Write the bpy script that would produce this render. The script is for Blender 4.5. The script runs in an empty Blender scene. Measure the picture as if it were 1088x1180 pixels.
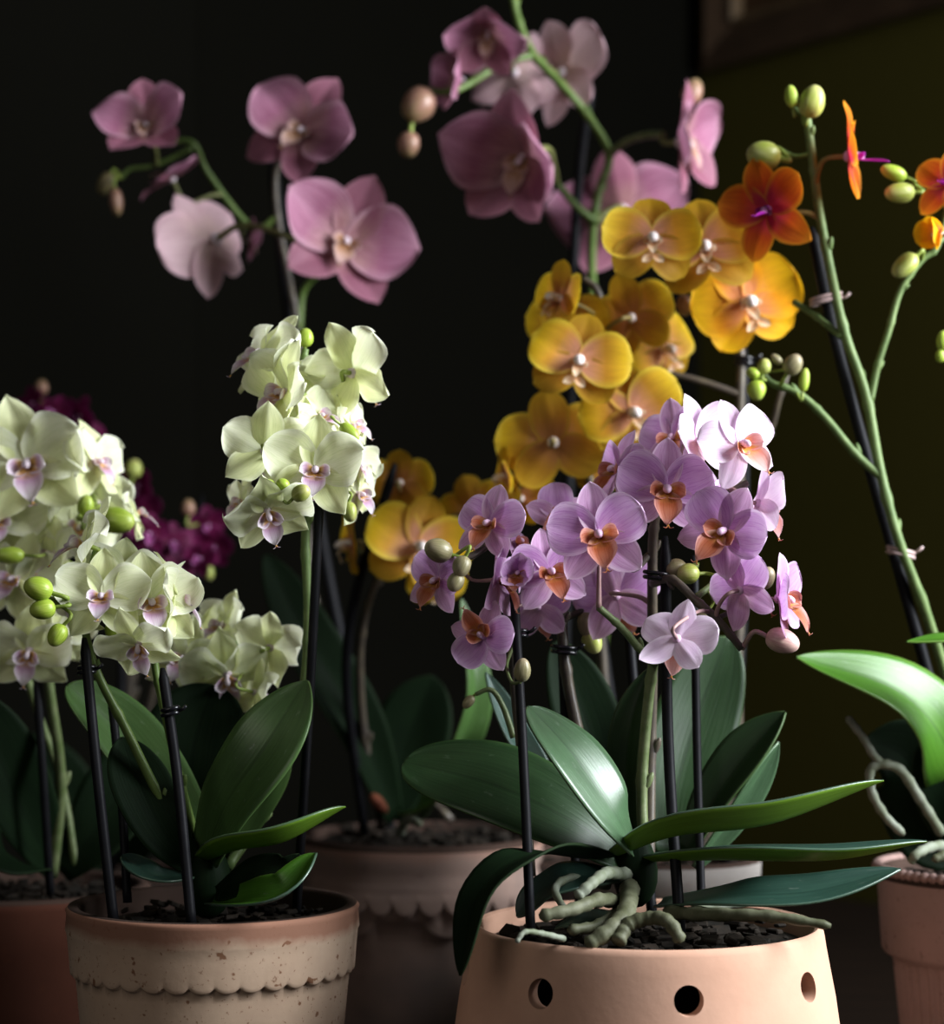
import bpy, bmesh, math, random
from mathutils import Vector, Matrix
random.seed(7)
PI = math.pi
SC = bpy.context.scene
COL = SC.collection
F, CX, HY, CZ = 2400.0, 544.0, 700.0, 0.28      # focal length in px, image centre x, horizon row, eye height
def P(px, py, d):
    return Vector(((px-CX)*d/F, d, CZ-(py-HY)*d/F))
def PXM(d): return d/F

# ------------------------------------------------------------------ materials
MATS = {}
class NT:
    def __init__(s, name):
        m = bpy.data.materials.new(name); m.use_nodes = True
        s.m = m; s.n = m.node_tree.nodes; s.l = m.node_tree.links
        s.b = s.n['Principled BSDF']; s.out = s.n['Material Output']; MATS[name] = m
    def new(s, t, **kw):
        x = s.n.new(t)
        for k, v in kw.items():
            if k in x.inputs.keys(): x.inputs[k].default_value = v
            else: setattr(x, k, v)
        return x
    def link(s, a, b): s.l.new(a, b)
    def mix(s, fac, a, b, mode='MIX'):
        x = s.n.new('ShaderNodeMix'); x.data_type = 'RGBA'; x.blend_type = mode
        for sock, v in ((x.inputs[0], fac), (x.inputs[6], a), (x.inputs[7], b)):
            if isinstance(v, (int, float)): sock.default_value = v
            elif isinstance(v, (tuple, list)): sock.default_value = (*v[:3], 1)
            else: s.l.new(v, sock)
        return x.outputs[2]
    def ramp(s, src, stops):
        x = s.n.new('ShaderNodeValToRGB'); e = x.color_ramp.elements
        while len(e) < len(stops): e.new(0.5)
        for i, (p, c) in enumerate(stops):
            e[i].position = p
            e[i].color = (c, c, c, 1) if isinstance(c, (int, float)) else (*c, 1)
        s.l.new(src, x.inputs[0]); return x.outputs[0]
    def math(s, op, a, b=0.0):
        x = s.n.new('ShaderNodeMath'); x.operation = op
        for i, v in enumerate((a, b)):
            if isinstance(v, (int, float)): x.inputs[i].default_value = v
            else: s.l.new(v, x.inputs[i])
        return x.outputs[0]
    def noise(s, vec, scale, detail=3, rough=.5, vscale=None):
        if vscale:
            mp = s.n.new('ShaderNodeMapping'); mp.inputs['Scale'].default_value = vscale
            s.l.new(vec, mp.inputs['Vector']); vec = mp.outputs[0]
        x = s.n.new('ShaderNodeTexNoise'); x.inputs['Scale'].default_value = scale
        x.inputs['Detail'].default_value = detail; x.inputs['Roughness'].default_value = rough
        s.l.new(vec, x.inputs['Vector']); return x.outputs[0]
    def bump(s, h, strength, dist=.001):
        x = s.n.new('ShaderNodeBump'); x.inputs['Strength'].default_value = strength
        x.inputs['Distance'].default_value = dist; s.l.new(h, x.inputs['Height'])
        s.l.new(x.outputs[0], s.b.inputs['Normal'])
    def translucent(s, col, fac):
        t = s.n.new('ShaderNodeBsdfTranslucent'); ms = s.n.new('ShaderNodeMixShader')
        if isinstance(col, tuple): t.inputs[0].default_value = (*col, 1)
        else: s.l.new(col, t.inputs[0])
        ms.inputs[0].default_value = fac
        s.l.new(s.b.outputs[0], ms.inputs[1]); s.l.new(t.outputs[0], ms.inputs[2]); s.l.new(ms.outputs[0], s.out.inputs[0])
    def uv(s):
        u = s.n.new('ShaderNodeUVMap'); u.uv_map = 'UVMap'
        sp = s.n.new('ShaderNodeSeparateXYZ'); s.l.new(u.outputs[0], sp.inputs[0])
        return u.outputs[0], sp.outputs[0], sp.outputs[1]
    def objv(s): return s.n.new('ShaderNodeTexCoord').outputs['Object']

def petal_mat(name, base, mid, tip, edge, vein=None, vamt=.25, trans=.35, rough=.55, edge_w=.82):
    """uv.x runs from claw to tip, uv.y across (0.5 = midline)"""
    t = NT(name); uv, u, v = t.uv()
    a = t.math('ABSOLUTE', t.math('SUBTRACT', v, .5)); a = t.math('MULTIPLY', a, 2.0)
    c = t.ramp(u, [(0.0, base), (.22, base), (.5, mid), (.85, tip)])
    n = t.noise(uv, 5.0, 3, .5)
    e = t.math('MAXIMUM', t.ramp(a, [(edge_w-.12, 0.0), (1.0, 1.0)]), t.ramp(u, [(.86, 0.0), (1.0, 1.0)]))
    c = t.mix(t.math('MULTIPLY', e, .85), c, edge)
    if vein:
        w = t.noise(uv, 1.0, 4, .6, (2.2, 34, 1))
        c = t.mix(t.math('MULTIPLY', t.ramp(w, [(.46, 0.0), (.62, 1.0)]), vamt), c, vein)
    c = t.mix(t.math('MULTIPLY', n, .22), c, mid)
    t.link(c, t.b.inputs['Base Color']); t.b.inputs['Roughness'].default_value = rough
    t.b.inputs['Specular IOR Level'].default_value = .25
    w2 = t.noise(uv, 1.0, 3, .5, (3, 26, 1)); t.bump(w2, .25, .0006)
    t.translucent(c, trans); return t.m
petal_mat('lilac_petal', (.66,.40,.68), (.62,.35,.66), (.70,.46,.73), (.90,.76,.90), (.42,.12,.48), .52)
petal_mat('lilac_sepal', (.78,.54,.68), (.66,.40,.64), (.70,.46,.68), (.90,.77,.88), (.38,.08,.32), .45)
petal_mat('lilac_lip', (.62,.34,.08), (.50,.15,.06), (.55,.23,.16), (.76,.46,.44), (.30,.02,.01), .6, .3, .5, .66)
petal_mat('pale_lilac_petal', (.88,.74,.87), (.84,.66,.85), (.90,.76,.90), (.93,.84,.93), (.5,.2,.5), .25)
petal_mat('peach_lip', (.85,.50,.10), (.82,.36,.28), (.86,.52,.50), (.9,.68,.68), (.6,.12,.05), .4, .35)
petal_mat('yellow_petal', (.86,.46,.32), (.88,.48,.06), (.93,.65,.02), (.98,.84,.10), (.48,.20,.02), .30, .45)
petal_mat('yellow_sepal', (.54,.25,.09), (.54,.28,.03), (.54,.33,.02), (.62,.43,.03), (.30,.11,.01), .40, .38)
petal_mat('yellow_lip', (.70,.40,.20), (.80,.55,.35), (.9,.8,.62), (.92,.85,.70), (.6,.25,.1), .3, .3)
petal_mat('amber_petal', (.76,.34,.16), (.90,.44,.02), (.96,.60,.01), (.90,.56,.02), (.5,.16,.01), .35, .42)
petal_mat('white_petal', (.90,.92,.74), (.92,.94,.68), (.94,.95,.74), (.97,.97,.88), (.52,.62,.24), .30, .40)
petal_mat('white_sepal', (.84,.88,.52), (.86,.89,.52), (.89,.92,.60), (.94,.95,.76), (.50,.60,.22), .35, .40)
petal_mat('white_lip', (.84,.54,.08), (.60,.38,.55), (.90,.85,.90), (.93,.90,.92), (.40,.12,.35), .35, .3)
petal_mat('pink_petal', (.50,.30,.30), (.40,.17,.26), (.46,.23,.33), (.60,.38,.46), (.22,.05,.12), .6, .3)
petal_mat('pink_sepal', (.38,.21,.20), (.30,.12,.17), (.36,.16,.22), (.46,.25,.30), (.24,.06,.13), .45, .3)
petal_mat('blush_petal', (.66,.50,.46), (.68,.48,.50), (.70,.50,.54), (.72,.50,.56), (.46,.22,.30), .35, .3)
petal_mat('pink_lip', (.40,.20,.05), (.50,.32,.22), (.62,.44,.42), (.7,.56,.56), (.28,.06,.02), .5, .2)
petal_mat('orange_petal', (.60,.03,.14), (.72,.12,.02), (.78,.25,.015), (.84,.48,.03), (.42,.02,.02), .50, .42)
petal_mat('magenta_lip', (.60,.12,.50), (.42,.02,.40), (.45,.02,.42), (.50,.10,.50), (.30,.01,.28), .3, .3)
petal_mat('burgundy_petal', (.16,.008,.06), (.12,.004,.05), (.17,.012,.085), (.26,.04,.15), (.10,.002,.03), .3, .3)
petal_mat('plum_lip', (.4,.1,.3), (.4,.08,.3), (.5,.2,.42), (.5,.2,.42), (.2,.01,.1), .3, .2)

def simple(name, col, rough=.5, col2=None, scale=60, spec=.4, trans=0, stretch=None, bump=0):
    t = NT(name); o = t.objv()
    n = t.noise(o, scale, 4, .6, stretch)
    c = t.mix(t.ramp(n, [(.35, 0.0), (.65, 1.0)]), col, col2 or tuple(x*.7 for x in col))
    t.link(c, t.b.inputs['Base Color']); t.b.inputs['Roughness'].default_value = rough
    t.b.inputs['Specular IOR Level'].default_value = spec
    if bump: t.bump(n, bump, .0015)
    if trans: t.translucent(c, trans)
    return t.m
simple('column_white', (.86,.74,.72), .4, (.92,.86,.84), 300)
simple('column_lilac', (.72,.45,.66), .4, (.8,.6,.75), 300)
simple('column_cream', (.74,.66,.66), .4, (.60,.48,.60), 300)
simple('column_magenta', (.66,.20,.58), .4, (.8,.6,.75), 300)
simple('stem_green', (.085,.14,.030), .45, (.13,.19,.05), 120)
simple('stem_pale_green', (.17,.235,.085), .5, (.11,.17,.055), 120)
simple('stem_dark', (.075,.062,.055), .35, (.12,.10,.07), 120)
simple('stem_olive', (.10,.14,.05), .4, (.17,.20,.10), 140)
simple('pedicel_green', (.28,.34,.08), .45, (.22,.30,.06), 150)
simple('pedicel_lilac', (.42,.24,.28), .45, (.36,.26,.20), 150)
simple('pedicel_pink', (.20,.20,.08), .45, (.14,.16,.05), 150)
simple('pedicel_amber', (.30,.22,.09), .45, (.24,.20,.06), 150)
simple('stake_black', (.008,.008,.010), .5, (.012,.012,.014), 80, .12)
simple('clip_black', (.012,.012,.016), .25, None, 80, .6)
simple('clip_clear', (.42,.30,.30), .3, (.5,.38,.36), 80, .5)
simple('root_silver', (.24,.26,.21), .6, (.14,.16,.10), 90, .3, 0, None, .4)
simple('root_olive', (.075,.080,.042), .6, (.15,.155,.10), 90, .3, 0, None, .4)
simple('bark', (.010,.009,.007), .85, (.028,.020,.014), 70, .2, 0, None, .6)
simple('bark_red', (.26,.09,.05), .8, (.16,.05,.03), 90, .2)
def bud_mat(name, a, b, tip):
    t = NT(name); uv, u, v = t.uv()
    w = t.noise(uv, 1.0, 3, .6, (2.5, 30, 1))
    c = t.mix(t.ramp(w, [(.4, 0.0), (.65, 1.0)]), a, b)
    c = t.mix(t.ramp(u, [(.6, 0.0), (1.0, .7)]), c, tip)
    t.link(c, t.b.inputs['Base Color']); t.b.inputs['Roughness'].default_value = .4
    t.bump(w, .2, .0006); return t.m
bud_mat('bud_green', (.30,.42,.045), (.42,.52,.09), (.48,.55,.16))
bud_mat('bud_brown', (.22,.20,.10), (.32,.28,.17), (.36,.28,.20))
bud_mat('bud_rose', (.46,.26,.25), (.58,.40,.34), (.62,.46,.40))
bud_mat('bud_pink', (.27,.17,.10), (.32,.16,.14), (.24,.24,.08))
bud_mat('bud_lime', (.34,.40,.07), (.46,.48,.18), (.58,.52,.26))
bud_mat('bud_dim', (.13,.11,.05), (.2,.16,.08), (.22,.2,.1))

def leaf_mat(name, col, col2, rib, rough=.35, trans=.12, dust=.0, coat=.3, spec=.5):
    t = NT(name); uv, u, v = t.uv()
    a = t.math('MULTIPLY', t.math('ABSOLUTE', t.math('SUBTRACT', v, .5)), 2.0)
    n = t.noise(uv, 1.0, 5, .6, (1.5, 26, 1)); n2 = t.noise(uv, 4.0, 3, .5)
    c = t.mix(t.ramp(n, [(.35, 0.0), (.7, 1.0)]), col, col2)
    c = t.mix(t.math('MULTIPLY', t.ramp(n2, [(.4, 0.0), (.7, 1.0)]), .45), c, tuple(x*.6 for x in col))
    c = t.mix(t.ramp(a, [(0.0, .55), (.05, 0.0)]), c, tuple(x*.45 for x in col))
    c = t.mix(t.ramp(a, [(.95, 0.0), (1.0, .7)]), c, rib)
    if dust:
        d = t.noise(uv, 1.0, 5, .7, (14, 9, 1)); c = t.mix(t.math('MULTIPLY', t.ramp(d, [(.62, 0.0), (.72, 1.0)]), dust), c, (.35,.40,.34))
    t.link(c, t.b.inputs['Base Color']); t.b.inputs['Roughness'].default_value = rough
    t.b.inputs['Specular IOR Level'].default_value = spec
    t.b.inputs['Coat Weight'].default_value = coat; t.b.inputs['Coat Roughness'].default_value = .35
    t.bump(n, .35, .0007); t.translucent(c, trans); return t.m
leaf_mat('leaf_dark', (.026,.066,.022), (.040,.092,.032), (.08,.16,.05), .42, .08, .2, .18, .4)
leaf_mat('leaf_blue', (.022,.060,.045), (.035,.085,.062), (.09,.15,.10), .34, .06, .25, .6)
leaf_mat('leaf_mid', (.062,.128,.032), (.085,.17,.050), (.14,.24,.08), .36, .14, .35, .35)
leaf_mat('leaf_sage', (.065,.13,.062), (.09,.17,.085), (.13,.22,.11), .36, .12, .3, .6)
leaf_mat('leaf_bright', (.065,.19,.016), (.10,.25,.025), (.18,.30,.06), .38, .22, .2, .3)
leaf_mat('leaf_deep', (.014,.042,.010), (.022,.056,.016), (.07,.12,.04), .5, .06, 0, .08, .3)
leaf_mat('leaf_glow', (.30,.54,.05), (.36,.62,.08), (.22,.34,.08), .42, .55, .15, .2)  # light shining through the blade is put into this bright green
leaf_mat('leaf_under', (.075,.15,.035), (.10,.19,.05), (.14,.22,.07), .45, .16, 0, .1)
leaf_mat('leaf_shade', (.005,.013,.005), (.007,.018,.006), (.02,.035,.015), .6, .05, 0, 0, .08)  # near-black green: shade deep among the leaves is put into the colour

def clay(name, c1, c2, top=None, ztop=0, zfade=.01, speck=(.2,.07,.03), samt=.5, rough=.85, blotch=None, sscale=110):
    t = NT(name); o = t.objv()
    n = t.noise(o, 14, 5, .6); n2 = t.noise(o, 260, 3, .6); n3 = t.noise(o, sscale, 2, .5)
    c = t.mix(t.ramp(n, [(.3, 0.0), (.7, 1.0)]), c1, c2)
    if blotch: c = t.mix(t.ramp(t.noise(o, 7, 4, .6), [(.45, 0.0), (.62, .8)]), c, blotch)
    c = t.mix(t.math('MULTIPLY', t.ramp(n3, [(.66, 0.0), (.71, 1.0)]), samt), c, speck)
    if samt > .4: c = t.mix(t.math('MULTIPLY', t.ramp(t.noise(o, 520, 2, .5), [(.66, 0.0), (.72, 1.0)]), samt*.7), c, speck)
    c = t.mix(t.ramp(t.noise(o, 60, 5, .7), [(.35, 0.0), (.75, .25)]), c, tuple(x*.72 for x in c2))
    if top:
        sp = t.new('ShaderNodeSeparateXYZ'); t.link(o, sp.inputs[0])
        z = t.math('ADD', sp.outputs[2], t.math('MULTIPLY', t.math('SUBTRACT', t.noise(o, 35, 4, .6), .5), .012))
        f = t.math('DIVIDE', t.math('SUBTRACT', z, ztop), zfade)
        c = t.mix(t.ramp(f, [(0.0, 0.0), (1.0, .9)]), c, top)
    t.link(c, t.b.inputs['Base Color']); t.b.inputs['Roughness'].default_value = rough
    t.b.inputs['Specular IOR Level'].default_value = .2
    t.bump(n2, .16, .0006); return t.m
clay('terracotta_pale', (.55,.33,.235), (.61,.385,.285), None, samt=.0)
clay('whitewashed_clay', (.56,.42,.31), (.48,.34,.245), (.30,.15,.10), .1305, .005, (.17,.06,.02), .85, .8, (.58,.47,.37), 190)
clay('terracotta_dark', (.11,.040,.024), (.09,.032,.019), None, samt=.1)
clay('terracotta_chalky', (.34,.24,.20), (.26,.19,.165), (.33,.20,.155), .128, .006, (.08,.04,.03), .2, .85, (.17,.14,.125))
clay('terracotta_rose', (.44,.30,.27), (.36,.25,.22), None, speck=(.12,.07,.06), samt=.6, sscale=150)
clay('clay_grey', (.34,.31,.29), (.28,.26,.24), None, samt=.1)
clay('clay_brown', (.05,.035,.03), (.035,.025,.02), None, samt=.1)

clay('clay_inner', (.075,.045,.034), (.05,.032,.025), None, samt=.1)  # darker brown for the inner faces of the pots
def wall_mat(name, a, b):
    t = NT(name); o = t.objv(); n = t.noise(o, 3, 4, .6); n2 = t.noise(o, 90, 3, .6)
    t.link(t.mix(n, a, b), t.b.inputs['Base Color']); t.b.inputs['Roughness'].default_value = .9
    t.b.inputs['Specular IOR Level'].default_value = .0; t.bump(n2, .15, .002)
wall_mat('wall_charcoal', (.0048,.0046,.0034), (.0036,.0034,.0026))
wall_mat('wall_charcoal_light', (.0055,.0053,.0040), (.0040,.0038,.0029))
wall_mat('wall_olive', (.050,.043,.010), (.042,.037,.008))
simple('floor_wood', (.05,.03,.02), .5, (.03,.02,.012), 6, .3, 0, (1, 12, 1))
simple('table_wood', (.014,.008,.005), .6, (.008,.005,.0035), 8, .12, 0, (1, 14, 1))
simple('frame_wood', (.055,.033,.018), .45, (.035,.020,.011), 20, .4)
simple('frame_gilt', (.12,.08,.04), .4, (.08,.05,.025), 30, .4)
simple('canvas', (.035,.018,.010), .7, (.06,.03,.012), 9, .2)

# ------------------------------------------------------------------ mesh helpers
def mesh_obj(name, verts, faces, mat, parent=None, uvs=None, smooth=True, pinv=None, basis=None):
    me = bpy.data.meshes.new(name); me.from_pydata([tuple(v) for v in verts], [], faces)
    if uvs:
        ul = me.uv_layers.new(name='UVMap')
        for l in me.loops: ul.data[l.index].uv = uvs[l.vertex_index]
    for p in me.polygons: p.use_smooth = smooth
    for m in (mat if isinstance(mat, (list, tuple)) else [mat]): me.materials.append(MATS[m])
    return link(name, me, parent, basis)
def link(name, me, parent=None, basis=None):
    o = bpy.data.objects.new(name, me); COL.objects.link(o)
    if basis is not None: o.matrix_basis = basis
    if parent is not None:
        o.parent = parent
        if parent.type == 'EMPTY': o.matrix_parent_inverse = Matrix.Translation(-parent.location)
    return o
def tag(o, label=None, cat=None, group=None, kind=None):
    if label: o['label'] = label
    if cat: o['category'] = cat
    if group: o['group'] = group
    if kind: o['kind'] = kind
    return o
def thing(name, loc, label, cat, group=None):
    o = bpy.data.objects.new(name, None); COL.objects.link(o); o.location = loc
    o.empty_display_size = .01
    return tag(o, label, cat, group)
def catmull(pts, n=8):
    pts = [Vector(p) for p in pts]
    if len(pts) == 2: return [pts[0].lerp(pts[1], i/n) for i in range(n+1)]
    q = [pts[0]*2-pts[1]]+pts+[pts[-1]*2-pts[-2]]; out = []
    for i in range(1, len(q)-2):
        a, b, c, d = q[i-1:i+3]
        for k in range(n):
            t = k/n
            out.append(.5*((2*b)+(c-a)*t+(2*a-5*b+4*c-d)*t*t+(3*b-a-3*c+d)*t**3))
    out.append(pts[-1]); return out
def tube_geo(path, radii, seg=8, cap=True, V=None, Fc=None, U=None):
    V = [] if V is None else V; Fc = [] if Fc is None else Fc
    U = [] if U is None else U
    n = len(path); base = len(V)
    if isinstance(radii, (int, float)): radii = [radii]*n
    T = (path[1]-path[0]).normalized()
    N = T.orthogonal().normalized()
    for i, p in enumerate(path):
        t = (path[min(i+1, n-1)]-path[max(i-1, 0)])
        t = t.normalized() if t.length > 1e-9 else T
        N = (N-t*N.dot(t)).normalized(); B = t.cross(N); T = t
        for k in range(seg):
            a = 2*PI*k/seg
            V.append(p+(N*math.cos(a)+B*math.sin(a))*radii[i]); U.append((i/(n-1), k/seg))
    for i in range(n-1):
        for k in range(seg):
            a = base+i*seg+k; b = base+i*seg+(k+1) % seg
            Fc.append((a, b, b+seg, a+seg))
    if cap:
        Fc.append(tuple(base+k for k in range(seg))[::-1]); Fc.append(tuple(base+(n-1)*seg+k for k in range(seg)))
    return V, Fc, U
def interp(vals, n):
    out = []
    for i in range(n):
        t = i/(n-1)*(len(vals)-1); k = min(int(t), len(vals)-2); f = t-k
        out.append(vals[k]*(1-f)+vals[k+1]*f)
    return out
def ellipsoid(V, Fc, U, c, ax, r, L, seg=12, rings=9, pw=1.0):
    """ellipsoid round axis ax, half length L, radius r, slightly egg shaped"""
    ax = Vector(ax).normalized(); path = []; rad = []
    for i in range(rings+1):
        t = PI*i/rings
        path.append(Vector(c)-ax*L*math.cos(t)); rad.append(max(r*math.sin(t)**pw*(1+.12*math.cos(t)), r*.02))
    tube_geo(path, rad, seg, True, V, Fc, U)

# --------------------------------------------------------------- petals and lips
def petal_geo(L, W, V, Fc, U, peak=.58, b=.45, cup=.12, rec=0.0, wave=.0, point=0.0, nu=13, nv=10, ph=0.0, M=None, curl=0.0, twist=0.0, claw=.10):
    base = len(V); a = math.log(.5)/math.log(peak)
    for i in range(nu+1):
        u = (1-math.cos(PI*i/nu))/2
        t = u**a; w = (max(4*t*(1-t), 0))**b
        if point: w *= (1-point*max(0, (u-.62)/.38)**1.5)
        w = w*W/2+claw*W*.5*(1-u)**4
        if i == nu: w = max(w, W*.015)
        for j in range(nv+1):
            v = -1+2*j/nv
            x = v*w; s = v*w
            front = cup*(abs(v)**1.8)*w*1.2 + rec*L*u*u + curl*L*max(0, u-.55)**2*4
            front += wave*L*math.sin(u*9+ph+v*2.0)*abs(v)**2*(.3+u) + wave*.4*L*math.sin(u*5+ph*2)*v
            front += -.03*L*math.exp(-(v*6)**2)*math.sin(PI*u)
            z = L*u*(1-.03*v*v)
            ca, sa = math.cos(twist*u), math.sin(twist*u)
            p = Vector((x*ca-front*sa*0+0, -(front*ca)-x*sa, z))
            if M is not None: p = M @ p
            V.append(p); U.append((u, .5+.5*v))
    for i in range(nu):
        for j in range(nv):
            q = base+i*(nv+1)+j; Fc.append((q, q+1, q+nv+2, q+nv+1))
def mk_mesh(name, V, Fc, U, mat):
    me = bpy.data.meshes.new(name); me.from_pydata([tuple(v) for v in V], [], Fc)
    ul = me.uv_layers.new(name='UVMap')
    for l in me.loops: ul.data[l.index].uv = U[l.vertex_index]
    for p in me.polygons: p.use_smooth = True
    me.materials.append(MATS[mat]); return me
def RX(d): return Matrix.Rotation(math.radians(d), 4, 'X')
def RY(d): return Matrix.Rotation(math.radians(d), 4, 'Y')
def RZ(d): return Matrix.Rotation(math.radians(d), 4, 'Z')
TR = lambda x, y, z: Matrix.Translation((x, y, z))

# kind: petal(L,W), sepal(L,W), petal args, sepal args, lip size, angles
KINDS = {
 'lilac': dict(pet='lilac_petal', sep='lilac_sepal', lip='lilac_lip', col='column_lilac', ped='pedicel_lilac', pL=.50, pW=.50, sL=.52, sW=.34, pa=dict(peak=.60, b=.42, cup=.10, rec=.05, wave=.015), sa=dict(peak=.52, b=.5, cup=.10, rec=-.06, point=.25), pang=68, lang=137, lipS=1.25, lipk='flare'),
 'pale':  dict(pet='pale_lilac_petal', sep='pale_lilac_petal', lip='peach_lip', col='column_lilac', ped='pedicel_lilac', pL=.50, pW=.48, sL=.52, sW=.32, pa=dict(peak=.60, b=.42, cup=.10, rec=.10, wave=.02), sa=dict(peak=.52, b=.5, cup=.12, rec=-.08, point=.25), pang=66, lang=137, lipS=1.2, lipk='flare'),
 'yellow': dict(pet='yellow_petal', sep='yellow_sepal', lip='yellow_lip', col='column_white', ped='pedicel_amber', pL=.50, pW=.52, sL=.47, sW=.37, pa=dict(peak=.58, b=.40, cup=.08, rec=.03, wave=.01), sa=dict(peak=.55, b=.44, cup=.10, rec=-.03), pang=76, lang=132, lipS=.98, lipk='anchor'),
 'amber': dict(pet='amber_petal', sep='amber_petal', lip='yellow_lip', col='column_white', ped='pedicel_amber', pL=.50, pW=.56, sL=.47, sW=.40, pa=dict(peak=.58, b=.40, cup=.10, rec=.03, wave=.012), sa=dict(peak=.55, b=.44, cup=.10, rec=-.02), pang=76, lang=132, lipS=.98, lipk='anchor'),
 'white': dict(pet='white_petal', sep='white_sepal', lip='white_lip', col='column_cream', ped='pedicel_green', pL=.52, pW=.50, sL=.53, sW=.34, pa=dict(peak=.58, b=.44, cup=.14, rec=.04, wave=.09, point=.15), sa=dict(peak=.5, b=.55, cup=.2, rec=-.08, point=.5, wave=.05), pang=68, lang=138, lipS=.98, lipk='flare'),
 'pink':  dict(pet='pink_petal', sep='pink_sepal', lip='pink_lip', col='column_cream', ped='pedicel_pink', pL=.53, pW=.50, sL=.49, sW=.33, pa=dict(peak=.54, b=.46, cup=.20, rec=.12, wave=.03, point=.3), sa=dict(peak=.52, b=.5, cup=.12, rec=.02, point=.2), pang=74, lang=140, lipS=.66, lipk='flare'),
 'blush': dict(pet='blush_petal', sep='blush_petal', lip='pink_lip', col='column_cream', ped='pedicel_pink', pL=.50, pW=.52, sL=.47, sW=.34, pa=dict(peak=.56, b=.44, cup=.16, rec=.10, wave=.02), sa=dict(peak=.52, b=.5, cup=.12, rec=.02, point=.2), pang=74, lang=140, lipS=.66, lipk='flare'),
 'orange': dict(pet='orange_petal', sep='orange_petal', lip='magenta_lip', col='column_magenta', ped='pedicel_amber', pL=.49, pW=.42, sL=.50, sW=.32, pa=dict(peak=.58, b=.46, cup=.08, rec=.0, point=.15), sa=dict(peak=.55, b=.5, cup=.08, rec=-.05, point=.2), pang=64, lang=142, lipS=.95, lipk='long'),
 'burgundy': dict(pet='burgundy_petal', sep='burgundy_petal', lip='plum_lip', col='column_magenta', ped='pedicel_pink', pL=.50, pW=.46, sL=.5, sW=.34, pa=dict(peak=.58, b=.45, cup=.12, rec=.06), sa=dict(peak=.55, b=.5, cup=.1, rec=-.03), pang=70, lang=138, lipS=.9, lipk='flare', lo=True),
}
CACHE = {}
def flower_meshes(kind):
    if kind in CACHE: return CACHE[kind]
    k = KINDS[kind]; lo = k.get('lo'); out = {'petal': [], 'sepal': []}
    for var in range(4):
        r = random.Random(hash(kind) % 1 + var*17+len(kind))
        for nm, L, W, a, m in (('petal', k['pL'], k['pW'], k['pa'], k['pet']), ('sepal', k['sL'], k['sW'], k['sa'], k['sep'])):
            V, Fc, U = [], [], []; a = dict(a)
            a['rec'] = a.get('rec', 0)+r.uniform(-.07, .07); a['ph'] = r.uniform(0, 6); a['cup'] = a['cup']+r.uniform(-.05, .08)
            a['wave'] = a.get('wave', 0)+.008; a['twist'] = r.uniform(-.18, .18); a['curl'] = r.uniform(-.2, .14)
            petal_geo(L, W*r.uniform(.94, 1.05), V, Fc, U, nu=8 if lo else 14, nv=6 if lo else 10, **a)
            out[nm].append(mk_mesh(nm, V, Fc, U, m))
    S = k['lipS']*.5; V, Fc, U = [], [], []
    nu, nv = (6, 4) if lo else (10, 8)
    if k['lipk'] == 'flare':       # two raised side lobes and a broad drooping mid lobe
        for s in (-1, 1):
            M = TR(s*.02*S, -.05*S, -.03*S) @ RZ(s*18) @ RY(s*116) @ RX(50)
            petal_geo(.38*S, .32*S, V, Fc, U, peak=.6, b=.42, cup=.55, rec=.18, nu=nu, nv=nv, M=M, wave=.03)
        M = TR(0, -.08*S, -.05*S) @ RX(126)
        petal_geo(.66*S, .46*S, V, Fc, U, peak=.62, b=.5, cup=-.30, rec=.34, nu=nu, nv=nv, M=M, point=.35, wave=.03)
        for s in (-1, 1):          # thin tendrils at the lip's tip
            e = M @ Vector((0, -.34*.66*S, .65*S)); 
            tube_geo(catmull([e, e+Vector((s*.03*S, -.02*S, -.05*S)), e+Vector((s*.08*S, -.05*S, -.04*S))], 4), interp([.014*S, .004*S], 9), 5, True, V, Fc, U)
    elif k['lipk'] == 'anchor':    # narrow lip with an anchor-shaped pale tip
        for s in (-1, 1):
            M = TR(s*.03*S, -.07*S, -.06*S) @ RZ(s*30) @ RY(s*28) @ RX(70)
            petal_geo(.26*S, .16*S, V, Fc, U, peak=.6, b=.45, cup=.6, rec=.3, nu=nu, nv=nv, M=M)
        M = TR(0, -.08*S, -.07*S) @ RX(128)
        petal_geo(.44*S, .20*S, V, Fc, U, peak=.45, b=.5, cup=-.4, rec=.12, nu=nu, nv=nv, M=M)
        e = Vector((0, -.33*S, -.42*S))
        for s in (-1, 1):
            M = TR(e.x, e.y+.04*S, e.z+.04*S) @ RY(180-s*58) @ RX(-12)
            petal_geo(.25*S, .15*S, V, Fc, U, peak=.5, b=.5, cup=.4, rec=.2, nu=nu, nv=nv, M=M, point=.5)
    else:                          # long forward-pointing lip
        for s in (-1, 1):
            M = TR(s*.03*S, -.07*S, -.02*S) @ RZ(s*15) @ RY(s*45) @ RX(62)
            petal_geo(.26*S, .18*S, V, Fc, U, peak=.6, b=.45, cup=.5, rec=.3, nu=nu, nv=nv, M=M)
        M = TR(0, -.06*S, -.07*S) @ RX(104)
        petal_geo(.74*S, .20*S, V, Fc, U, peak=.7, b=.5, cup=-.5, rec=-.05, nu=nu, nv=nv, M=M)
    # callus bump in the throat
    ellipsoid(V, Fc, U, (0, -.12*S, -.07*S), (0, -1, .2), .045*S, .07*S, 8, 6)
    out['lip'] = mk_mesh('lip', V, Fc, U, k['lip'])
    V, Fc, U = [], [], []
    cl = S if k['lipk'] != 'anchor' else S*1.5
    path = catmull([Vector((0, .02*cl, 0)), Vector((0, -.10*cl, .01*cl)), Vector((0, -.20*cl, -.02*cl)), Vector((0, -.25*cl, -.055*cl))], 4)
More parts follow.
